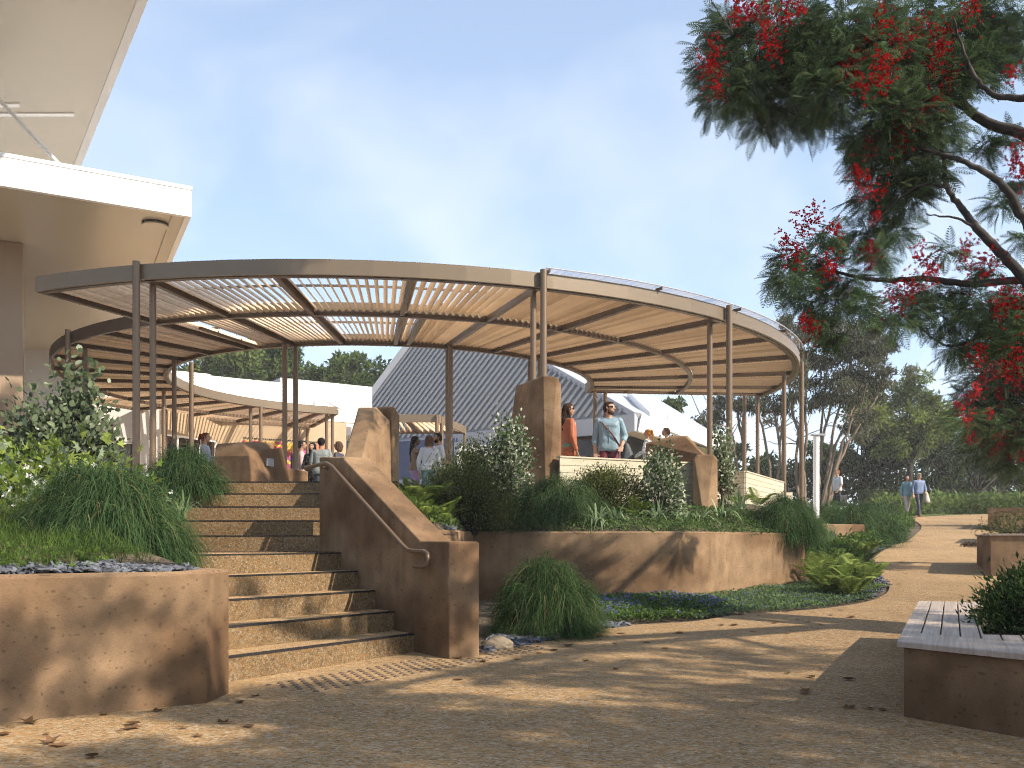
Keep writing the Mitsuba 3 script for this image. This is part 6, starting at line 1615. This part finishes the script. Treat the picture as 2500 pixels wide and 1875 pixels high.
SKIN = {'fair': (0.40, 0.235, 0.165), 'tan': (0.31, 0.175, 0.112), 'dark': (0.085, 0.042, 0.027)}
def person(label, pos, face, H=1.75, skin='fair', top=(0.5, 0.5, 0.5), pants=(0.1, 0.1, 0.12), hair=(0.05, 0.03, 0.02), hairstyle='short', sleeve=0.5, armL=None, armR=None,
           walk=0.0, head=0.0, shades=False, coat=0.0, hem=0.0, female=False, beard=None, shoe=(0.05, 0.05, 0.05), extra=None, tilt=0.0):
    """armL / armR: (elbow, wrist) in body space, x right, y forward, z up, for a 1.75 m figure; left arm has negative x"""
    key = thing('person', label, 'person')
    s = H / 1.75
    f = 0.9 if female else 1.0
    R_ = T().translate(list(map(float, pos))).rotate([0, 0, 1], face).scale(s)
    Mx = np.array(R_.matrix)
    def put(name, m, col, mat='paint', length=0.028, it=6, lab=None):
        if name != 'body': col = tuple(0.74 * q for q in col)
        if not isinstance(m, trimesh.Trimesh):
            m = finish(m, length, it)
        v = np.asarray(m.vertices) @ Mx[:3, :3].T + Mx[:3, 3]
        return add(key, name, (v, np.asarray(m.faces)), mat, smooth=True, color=tuple(col), label=lab)
    armL = armL or ((-0.245, -0.03, 1.13), (-0.255, 0.05, 0.89)); armR = armR or ((0.245, -0.03, 1.13), (0.255, 0.05, 0.89))
    sh = {-1: np.array([-0.178 * f, 0, 1.415]), 1: np.array([0.178 * f, 0, 1.415])}
    arms = {-1: [np.array(q) for q in armL], 1: [np.array(q) for q in armR]}
    hip = {-1: np.array([-0.088, 0, 0.93]), 1: np.array([0.088, 0, 0.93])}
    kn, an = {}, {}
    for sg in (-1, 1):
        w_ = walk * sg
        kn[sg] = np.array([0.092 * sg, 0.02 + 0.20 * w_ + 0.04 * abs(walk), 0.50]); an[sg] = np.array([0.088 * sg, 0.34 * w_ - (0.05 if w_ < 0 else 0), 0.085 + (0.05 if w_ < 0 else 0)])
    # body, one continuous surface
    hd = np.array([0, 0.025, 1.635])
    ca, sa = math.cos(math.radians(head)), math.sin(math.radians(head))
    def hp(x, y, z):        # head space: turned about the neck
        return np.array([x * ca - y * sa, x * sa + y * ca + 0.012, z + tilt * y])
    skull = hullof(sph(hp(0, -0.012, 1.652), 0.086, (1, 1, 1)), sph(hp(0, 0.028, 1.645), 0.074), sph(hp(0, 0.045, 1.585), 0.050), sph(hp(0, 0.062, 1.562), 0.026), sph(hp(0, -0.03, 1.61), 0.068))
    nose = hullof(sph(hp(0, 0.098, 1.648), 0.010, seg=8), sph(hp(0, 0.116, 1.617), 0.013, seg=8), sph(hp(0.014, 0.094, 1.612), 0.010, seg=8), sph(hp(-0.014, 0.094, 1.612), 0.010, seg=8))
    lips = hullof(sph(hp(0.016, 0.088, 1.585), 0.008, seg=8), sph(hp(-0.016, 0.088, 1.585), 0.008, seg=8), sph(hp(0, 0.094, 1.585), 0.009, seg=8))
    ears = [hullof(sph(hp(0.084 * q, 0.0, 1.645), 0.014, seg=8), sph(hp(0.080 * q, 0.004, 1.615), 0.010, seg=8)) for q in (-1, 1)]
    neck = bone((0, -0.008, 1.43), hp(0, -0.008, 1.585), 0.056 * f, 0.052 * f)
    chest = hullof(sph((-0.078 * f, 0, 1.33), 0.105 * f), sph((0.078 * f, 0, 1.33), 0.105 * f), sph((-0.10 * f, -0.01, 1.405), 0.065), sph((0.10 * f, -0.01, 1.405), 0.065), sph((0, -0.01, 1.44), 0.06))
    belly = hullof(sph((-0.066 * f, 0.008, 1.12), 0.098 * f), sph((0.066 * f, 0.008, 1.12), 0.098 * f), sph((-0.078 * f, 0, 1.30), 0.10 * f), sph((0.078 * f, 0, 1.30), 0.10 * f))
    pelvis = hullof(sph((-0.075, -0.008, 0.965), 0.105), sph((0.075, -0.008, 0.965), 0.105), sph((-0.062 * f, 0.005, 1.12), 0.095 * f), sph((0.062 * f, 0.005, 1.12), 0.095 * f))
    parts = [skull, nose, lips, *ears, neck, chest, belly, pelvis]
    for sg in (-1, 1):
        e, w = arms[sg]
        parts += [bone(sh[sg], e, 0.055 * f, 0.041 * f), bone(e, w, 0.041 * f, 0.028 * f)]
        d = unit(w - e)
        side = unit(np.cross(d, [0, 1.0, 0.2]) if abs(d[1]) < 0.8 else np.cross(d, [0, 0, 1.0]))
        nrm = np.cross(side, d)
        pal = [w + d * 0.015 + side * q * 0.020 for q in (-1, 1)] + [w + d * 0.085 + side * q * 0.030 for q in (-1, 1)]
        parts.append(hullof(*[sph(q, 0.0135, seg=8) for q in pal]))
        for j, (o, l) in enumerate(((-0.032, 0.056), (-0.011, 0.070), (0.011, 0.073), (0.031, 0.064))):
            b0 = w + d * 0.088 + side * o; b1 = b0 + d * l * 0.55 + nrm * 0.010; b2 = b1 + d * l * 0.35 + nrm * 0.024
            parts += [bone(b0, b1, 0.0092, 0.0085, 8), bone(b1, b2, 0.0085, 0.0075, 8)]
        t0 = w + d * 0.035 - side * 0.026 * sg * 1; t1 = t0 + d * 0.032 - side * 0.026 * sg + nrm * 0.012; t2 = t1 + d * 0.028 - side * 0.006 * sg + nrm * 0.008
        parts += [bone(t0, t1, 0.011, 0.0095, 8), bone(t1, t2, 0.0095, 0.008, 8)]
        parts += [bone(hip[sg], kn[sg], 0.082, 0.054), bone(kn[sg], an[sg], 0.054, 0.036)]
        parts.append(hullof(sph(an[sg] + [0, -0.03, -0.04], 0.035, seg=10), sph(an[sg] + [0, 0.10, -0.058], 0.026, seg=10), sph(an[sg] + [0, 0.0, 0.0], 0.036, seg=10)))
    put('body', union(parts), SKIN[skin], length=0.02, it=3)
    # clothes
    k_ = 0.013
    tp = [hullof(sph((-0.078 * f, 0, 1.33), 0.105 * f + k_), sph((0.078 * f, 0, 1.33), 0.105 * f + k_), sph((-0.135 * f, -0.005, 1.398), 0.056 + k_), sph((0.135 * f, -0.005, 1.398), 0.056 + k_), sph((0, -0.012, 1.425), 0.062)),
          hullof(sph((-0.066 * f, 0.006, 1.10 - hem * 0.0), 0.098 * f + k_ * 1.3), sph((0.066 * f, 0.006, 1.10), 0.098 * f + k_ * 1.3), sph((-0.078 * f, 0, 1.30), 0.10 * f + k_), sph((0.078 * f, 0, 1.30), 0.10 * f + k_)),
          hullof(sph((-0.076, -0.006, 1.0 - hem), 0.106 + k_ * 1.8), sph((0.076, -0.006, 1.0 - hem), 0.106 + k_ * 1.8), sph((-0.066 * f, 0.006, 1.11), 0.098 * f + k_ * 1.2), sph((0.066 * f, 0.006, 1.11), 0.098 * f + k_ * 1.2))]
    cut = m3.Manifold.cube([1, 1, 1], True).translate([0, 0, 0.5 + 0.995 - hem - 0.10])
    tor = union(tp) ^ m3.Manifold.cube([2, 2, 1.0], True).translate([0, 0, 0.93 - hem + 0.5])
    sl = []
    for sg in (-1, 1):
        e, w = arms[sg]
        if sleeve <= 0: continue
        q = min(sleeve, 0.5) / 0.5
        sl.append(bone(sh[sg], sh[sg] * (1 - q) + e * q, 0.055 * f + k_ * 0.6, (0.060 * (1 - q) + 0.045 * q) * f + k_))
        if sleeve > 0.5:
            q = (sleeve - 0.5) / 0.5
            sl.append(bone(e, e * (1 - q) + w * q, 0.045 * f + k_ * 0.9, (0.045 * (1 - q) + 0.032 * q) * f + k_))
    wr = finish(union([tor] + sl), 0.024, 4)
    v = np.array(wr.vertices)       # cloth folds
    v += np.asarray(wr.vertex_normals) * ((meshkit.fbm(v * [9, 9, 16] + pos[0], 3) - 0.5) * 0.022)[:, None]
    wr.vertices = v
    put('top', wr, top)
    pt = [hullof(sph((-0.075, -0.008, 0.965), 0.105 + 0.008), sph((0.075, -0.008, 0.965), 0.105 + 0.008), sph((-0.06, 0.0, 1.06), 0.095 + 0.006), sph((0.06, 0.0, 1.06), 0.095 + 0.006))]
    for sg in (-1, 1):
        pt += [bone(hip[sg], kn[sg], 0.092, 0.068), bone(kn[sg], an[sg] + [0, 0, -0.005], 0.068, 0.060)]
    pm = finish(union(pt), 0.032, 4)
    v = np.array(pm.vertices)
    v += np.asarray(pm.vertex_normals) * ((meshkit.fbm(v * [9, 9, 11] + 3 + pos[0], 3) - 0.5) * 0.018)[:, None]
    pm.vertices = v
    put('trousers', pm, pants)
    for sg in (-1, 1):
        put('shoe', hullof(sph(an[sg] + [0, -0.035, -0.045], 0.042, seg=10), sph(an[sg] + [0.005 * sg, 0.12, -0.055], 0.033, seg=10), sph(an[sg] + [0, 0.0, -0.01], 0.044, seg=10)) ^ m3.Manifold.cube([4, 4, 4], True).translate([0, 0, 2 + an[sg][2] - 0.085]), shoe, length=0.04, it=2)
    # hair
    cap = hullof(sph(hp(0, -0.014, 1.660), 0.094), sph(hp(0, 0.025, 1.665), 0.083), sph(hp(0, -0.035, 1.62), 0.076))
    fb = m3.Manifold.cube([0.30, 0.2, 0.30], True).rotate([0, 0, head]).translate([float(q) for q in hp(0, 0.135, 1.565)])
    lowb = m3.Manifold.cube([0.4, 0.4, 0.2], True).translate([0, 0, 1.455])
    cap = cap - fb - lowb
    hs = [cap]
    if hairstyle == 'long':
        hs.append(hullof(sph(hp(0, -0.055, 1.62), 0.068), sph(hp(0.035, -0.075, 1.40), 0.042), sph(hp(-0.035, -0.075, 1.40), 0.042), sph(hp(0.03, -0.085, 1.27), 0.03), sph(hp(-0.03, -0.085, 1.27), 0.03)))
        for q in (-1, 1):
            hs.append(bone(hp(0.078 * q, -0.01, 1.64), hp(0.085 * q, 0.03, 1.40), 0.022, 0.018))
    elif hairstyle == 'bob':
        hs.append(hullof(sph(hp(0, -0.045, 1.63), 0.08), sph(hp(0.062, -0.035, 1.53), 0.036), sph(hp(-0.062, -0.035, 1.53), 0.036), sph(hp(0, -0.07, 1.52), 0.035)))
        for q in (-1, 1):
            hs.append(bone(hp(0.076 * q, 0.0, 1.66), hp(0.08 * q, 0.012, 1.54), 0.024, 0.022))
    elif hairstyle == 'ponytail':
        hs.append(hullof(sph(hp(0, -0.115, 1.70), 0.030)))
        hs.append(bone(hp(0, -0.12, 1.70), hp(0.0, -0.15, 1.58), 0.03, 0.036)); hs.append(bone(hp(0.0, -0.15, 1.58), hp(0, -0.125, 1.47), 0.036, 0.014))
    elif hairstyle == 'braids':
        for q in (-0.05, -0.02, 0.02, 0.05):
            hs.append(bone(hp(q, -0.08, 1.62), hp(q * 1.2, -0.11, 1.42), 0.028, 0.020)); hs.append(bone(hp(q * 1.2, -0.11, 1.42), hp(q * 1.3, -0.10, 1.12), 0.020, 0.012))
    elif hairstyle == 'scarf':
        hs = [hullof(sph(hp(0, -0.012, 1.655), 0.098), sph(hp(0, -0.02, 1.55), 0.085), sph(hp(0, 0.0, 1.46), 0.085), sph(hp(0, -0.035, 1.62), 0.088)) - hullof(sph(hp(0, 0.12, 1.645), 0.062), sph(hp(0, 0.115, 1.585), 0.05)),
              hullof(sph((0.09, 0, 1.41), 0.055), sph((-0.09, 0, 1.41), 0.055), sph((0, 0.03, 1.40), 0.08), sph((0, 0, 1.47), 0.075))]
    hm_ = finish(union(hs), 0.016, 3)
    v = np.array(hm_.vertices)
    v += np.asarray(hm_.vertex_normals) * ((meshkit.fbm(v * [60, 60, 14], 2) - 0.5) * 0.010)[:, None]
    hm_.vertices = v
    put('headscarf' if hairstyle == 'scarf' else 'hair', hm_, hair, 'matte')
    if beard:
        put('beard', hullof(sph(hp(0.045, 0.035, 1.575), 0.036), sph(hp(-0.045, 0.035, 1.575), 0.036), sph(hp(0, 0.062, 1.556), 0.034), sph(hp(0, 0.02, 1.56), 0.05)), beard, 'matte', length=0.015, it=2)
    if shades:
        for q in (-1, 1):
            put('lens', hullof(*[sph(hp(0.034 * q + a * 0.022, 0.098 - abs(a) * 0.006 - 0.004, 1.650 + b * 0.013), 0.006, seg=8) for a in (-1, 1) for b in (-1, 1)]), (0.010, 0.011, 0.010), 'matte', length=0.02, it=0)
            put('glasses_arm', bone(hp(0.062 * q, 0.088, 1.655), hp(0.088 * q, -0.005, 1.655), 0.005, 0.005, 8), (0.02, 0.02, 0.02), 'matte', length=0.05, it=0)
    else:
        for q in (-1, 1):
            put('eye', sph(hp(0.032 * q, 0.0925, 1.650), 0.0085, (1.2, 1, 0.7), seg=8), (0.03, 0.02, 0.015), 'gloss', length=0.02, it=0)
            put('eyebrow', bone(hp(0.018 * q, 0.102, 1.670), hp(0.046 * q, 0.092, 1.672), 0.005, 0.004, 8), tuple(np.array(hair) * 0.7), 'matte', length=0.03, it=0)
    if extra: extra(put, hp, bone, sph, hullof)
    return key

def spot(x, D, z=TZ):
    return ((x - 1106) * D / 2000, D, z)

def jacket_lapels(col, shirt):
    def fn(put, hp, bone, sph, hullof):
        put('blouse', hullof(sph((-0.03, 0.125, 1.40), 0.02), sph((0.03, 0.125, 1.40), 0.02), sph((-0.045, 0.12, 1.0), 0.02), sph((0.045, 0.12, 1.0), 0.02), sph((0, 0.128, 1.2), 0.03)), shirt, length=0.04, it=2)
        for q in (-1, 1):
            put('jacket_front', hullof(sph((0.055 * q, 0.115, 1.36), 0.018), sph((0.11 * q, 0.09, 1.30), 0.03), sph((0.075 * q, 0.13, 1.05), 0.02), sph((0.10 * q, 0.12, 0.84), 0.022), sph((0.13 * q, 0.06, 0.84), 0.04), sph((0.13 * q, 0.05, 1.1), 0.03)), col, length=0.04, it=2)
    return fn
person('person in a rust orange blazer and green trousers with sunglasses beside the tallest pier', spot(1226, 16.25), -68, 1.72, 'tan', (0.40, 0.115, 0.045), (0.13, 0.30, 0.22), (0.045, 0.024, 0.016), 'long', 0.95, shades=True, hem=0.14, female=True, extra=jacket_lapels((0.42, 0.125, 0.05), (0.62, 0.50, 0.42)), head=-14)
def satchel(put, hp, bone, sph, hullof):
    pts = [(0.135, -0.03, 1.44), (0.10, 0.105, 1.36), (0.0, 0.138, 1.24), (-0.10, 0.135, 1.10), (-0.17, 0.08, 0.98)]
    put('strap', union([hullof(sph(np.array(a) + [0.02, 0, 0.016], 0.008, seg=8), sph(np.array(a) - [0.02, 0, 0.016], 0.008, seg=8), sph(np.array(b) + [0.02, 0, 0.016], 0.008, seg=8), sph(np.array(b) - [0.02, 0, 0.016], 0.008, seg=8)) for a, b in zip(pts[:-1], pts[1:])]), (0.15, 0.055, 0.028), length=0.03, it=1)
    put('collar', union([bone((-0.05, 0.035, 1.455), (0, 0.06, 1.44), 0.014, 0.012, 8), bone((0.05, 0.035, 1.455), (0, 0.06, 1.44), 0.014, 0.012, 8), bone((-0.055, -0.03, 1.47), (-0.05, 0.035, 1.455), 0.014, 0.014, 8), bone((0.055, -0.03, 1.47), (0.05, 0.035, 1.455), 0.014, 0.014, 8)]), (0.24, 0.36, 0.43), length=0.02, it=2)
    put('placket', bone((0, 0.132, 1.33), (0, 0.127, 1.02), 0.006, 0.006, 8), (0.20, 0.31, 0.38), length=0.05, it=0)
    put('watch', m3.Manifold.cylinder(0.03, 0.036, 0.036, 14, True).rotate([60, 0, 0]).translate([-0.222, 0.085, 0.925]), (0.55, 0.55, 0.52), 'gloss', length=0.03, it=0)
    put('bag', hullof(sph((-0.30, -0.02, 0.98), 0.05), sph((-0.24, -0.06, 1.0), 0.05), sph((-0.27, -0.02, 0.66), 0.07), sph((-0.40, -0.02, 0.66), 0.05), sph((-0.40, -0.04, 0.74), 0.05)), (0.075, 0.09, 0.115), length=0.04, it=3)
person('person in light blue shirt and maroon trousers with sunglasses and brown shoulder strap', spot(1316, 16.6), 172, 1.80, 'fair', (0.25, 0.375, 0.46), (0.155, 0.02, 0.042), (0.032, 0.02, 0.014), 'short', 0.68, armL=((-0.27, -0.06, 1.15), (-0.215, 0.09, 0.955)), armR=((0.25, -0.02, 1.13), (0.235, 0.04, 0.88)), shades=True, head=62, beard=(0.10, 0.055, 0.035), hem=0.05, extra=satchel)
person('person with strawberry blonde ponytail in a pale blouse standing behind the stepped wall', spot(1400, 24.6, 2.24), 62, 1.69, 'fair', (0.55, 0.57, 0.60), (0.10, 0.10, 0.12), (0.46, 0.19, 0.045), 'ponytail', 0.9, armL=((-0.24, 0.05, 1.12), (-0.19, 0.28, 1.0)), female=True)
person('person in a beige shirt with short dark hair seen above the stepped wall', spot(1440, 25.2, 2.24), 78, 1.80, 'fair', (0.42, 0.37, 0.32), (0.1, 0.1, 0.12), (0.075, 0.045, 0.03), 'short', 0.4)
def backpack(put, hp, bone, sph, hullof):
    put('backpack', hullof(*[sph((a * 0.10, -0.155 - b * 0.05, zz), 0.05) for a in (-1, 1) for b in (0, 1) for zz in (1.02, 1.38)]), (0.018, 0.022, 0.04), length=0.04, it=3)
    for q in (-1, 1):
        put('strap', hullof(sph((0.095 * q, 0.085, 1.37), 0.014, seg=8), sph((0.10 * q, -0.02, 1.47), 0.016, seg=8), sph((0.115 * q, 0.11, 1.25), 0.014, seg=8)), (0.018, 0.022, 0.04), length=0.05, it=1)
person('person in pale pink shirt with dark backpack in the group by the mural', spot(651, 23.0), -78, 1.81, 'tan', (0.60, 0.44, 0.43), (0.055, 0.065, 0.085), (0.02, 0.016, 0.015), 'short', 0.62, armL=((-0.23, 0.02, 1.13), (-0.10, 0.22, 1.06)), armR=((0.23, 0.02, 1.13), (0.10, 0.24, 1.08)), hem=0.05, extra=backpack)
person('person in black headscarf and black clothes in the group by the mural', spot(675, 22.3), 172, 1.68, 'fair', (0.014, 0.014, 0.018), (0.016, 0.016, 0.02), (0.012, 0.012, 0.014), 'scarf', 0.95, armR=((0.235, 0.02, 1.13), (0.10, 0.22, 1.12)), female=True, hem=0.08)
person('person in a grey t-shirt seen from behind beside the stair wall', spot(694, 21.8), 8, 1.74, 'tan', (0.23, 0.265, 0.275), (0.022, 0.028, 0.045), (0.016, 0.013, 0.012), 'short', 0.42, hem=0.05, armL=((-0.24, 0.0, 1.13), (-0.2, 0.2, 1.0)))
person('person in a dark top with sunglasses half hidden behind the tapering stair block', spot(732, 22.3), 75, 1.71, 'fair', (0.05, 0.05, 0.075), (0.45, 0.40, 0.36), (0.10, 0.06, 0.04), 'bob', 0.4, shades=True, female=True)
person('person with long black braids and lilac trousers right of the stair blocks', spot(896, 21.3), -72, 1.72, 'dark', (0.23, 0.155, 0.10), (0.34, 0.235, 0.45), (0.012, 0.010, 0.010), 'braids', 0.06, armL=((-0.22, 0.05, 1.13), (-0.10, 0.22, 1.20)), armR=((0.23, 0.05, 1.14), (0.13, 0.25, 1.16)), female=True)
def cross_strap(put, hp, bone, sph, hullof):
    put('strap', union([bone((0.12, -0.08, 1.42), (0.0, -0.128, 1.22), 0.007, 0.007, 8), bone((0.0, -0.128, 1.22), (-0.13, -0.10, 1.0), 0.007, 0.007, 8), bone((-0.13, -0.10, 1.0), (-0.19, -0.02, 0.88), 0.007, 0.007, 8)]), (0.10, 0.08, 0.07), length=0.05, it=0)
    put('bag', hullof(*[sph((-0.20, a, zz), 0.03) for a in (-0.06, 0.06) for zz in (0.76, 0.88)]), (0.28, 0.25, 0.22), length=0.04, it=2)
person('person with a brown bob in a pale shirt and teal trousers seen from behind', spot(927, 20.9), 4, 1.69, 'fair', (0.60, 0.66, 0.74), (0.115, 0.245, 0.30), (0.105, 0.058, 0.035), 'bob', 0.85, female=True, extra=cross_strap, armL=((-0.25, -0.03, 1.12), (-0.23, 0.07, 0.90)))
def vest(put, hp, bone, sph, hullof):
    for q in (-1, 1):
        put('open_shirt', hullof(sph((0.08 * q, 0.10, 1.38), 0.025), sph((0.13 * q, 0.05, 1.38), 0.04), sph((0.10 * q, 0.11, 0.90), 0.025), sph((0.15 * q, 0.04, 0.90), 0.04)), (0.56, 0.52, 0.42), length=0.05, it=2)
person('bearded person in a white t-shirt and open cream shirt facing the two by the columns', spot(946, 21.7), 118, 1.84, 'tan', (0.72, 0.74, 0.76), (0.06, 0.05, 0.05), (0.022, 0.016, 0.014), 'short', 0.45, armR=((0.24, 0.02, 1.13), (0.16, 0.25, 1.05)), beard=(0.03, 0.02, 0.016), hem=0.05, extra=vest)
person('person with red ponytail and pale denim jacket left of the low earth block', spot(443, 20.2), -86, 1.67, 'fair', (0.40, 0.44, 0.50), (0.012, 0.012, 0.014), (0.17, 0.038, 0.014), 'ponytail', 0.95, armL=((-0.22, 0.06, 1.12), (0.05, 0.24, 1.17)), armR=((0.22, 0.06, 1.12), (-0.05, 0.26, 1.14)), female=True, hem=0.02)
def carrybag(put, hp, bone, sph, hullof):
    put('bag', hullof(*[sph((-0.28 + a, b, zz), 0.03) for a in (-0.04, 0.04) for b in (-0.16, 0.16) for zz in (0.42, 0.70)]), (0.014, 0.014, 0.018), length=0.06, it=2)
person('person in a white t-shirt with ginger hair and a dark bag near the lamp post', spot(1809, 38.0, float(g(13.36, 38.0)) + 0.0), 112, 1.82, 'fair', (0.76, 0.77, 0.79), (0.022, 0.026, 0.04), (0.26, 0.105, 0.035), 'short', 0.40, armL=((-0.24, 0.0, 1.13), (-0.22, 0.16, 0.92)), hem=0.03, extra=carrybag)
person('person in teal sweater and beige trousers walking on the path', spot(1959, 38.4, float(g(16.4, 38.4))), 178, 1.69, 'fair', (0.17, 0.315, 0.375), (0.46, 0.40, 0.36), (0.10, 0.03, 0.018), 'bob', 0.92, walk=0.62, female=True, hem=0.10, shoe=(0.5, 0.48, 0.45))
def capjacket(put, hp, bone, sph, hullof):
    put('cap', hullof(sph(hp(0, -0.012, 1.690), 0.096, (1, 1, 0.72)), sph(hp(0, 0.04, 1.690), 0.082, (1, 1, 0.6)), sph(hp(0, 0.115, 1.695), 0.03, (1.3, 1, 0.5))), (0.38, 0.34, 0.28), 'matte', length=0.02, it=2)
    put('carried_jacket', hullof(sph((-0.26, 0.10, 0.93), 0.06), sph((-0.20, 0.16, 0.90), 0.06), sph((-0.28, 0.12, 0.62), 0.07), sph((-0.38, 0.08, 0.60), 0.05), sph((-0.22, 0.14, 0.66), 0.06)), (0.52, 0.49, 0.45), 'matte', length=0.03, it=2)
person('older person in a flat cap and blue shirt carrying a pale jacket on the path', spot(1985, 38.1, float(g(16.75, 38.1))), 184, 1.80, 'fair', (0.18, 0.255, 0.42), (0.02, 0.028, 0.06), (0.35, 0.33, 0.31), 'short', 0.80, armL=((-0.25, 0.02, 1.14), (-0.20, 0.18, 0.98)), walk=0.55, hem=0.02, shoe=(0.26, 0.10, 0.06), extra=capjacket)
scene['haze_medium'] = {'type': 'homogeneous', 'albedo': {'type': 'rgb', 'value': [0.94, 0.95, 0.97]}, 'sigma_t': 0.0010}
scene['camera']['medium'] = {'type': 'ref', 'id': 'haze_medium'}
scene['mat_air'] = {'type': 'null'}
scene['haze'] = {'type': 'cube', 'to_world': T().translate([0, 350, 4.0]).scale([420, 620, 12.5]), 'bsdf': {'type': 'ref', 'id': 'mat_air'}, 'interior': {'type': 'ref', 'id': 'haze_medium'}}
labels['haze'] = {'label': 'thin bluish haze in the air over the garden', 'kind': 'stuff'}
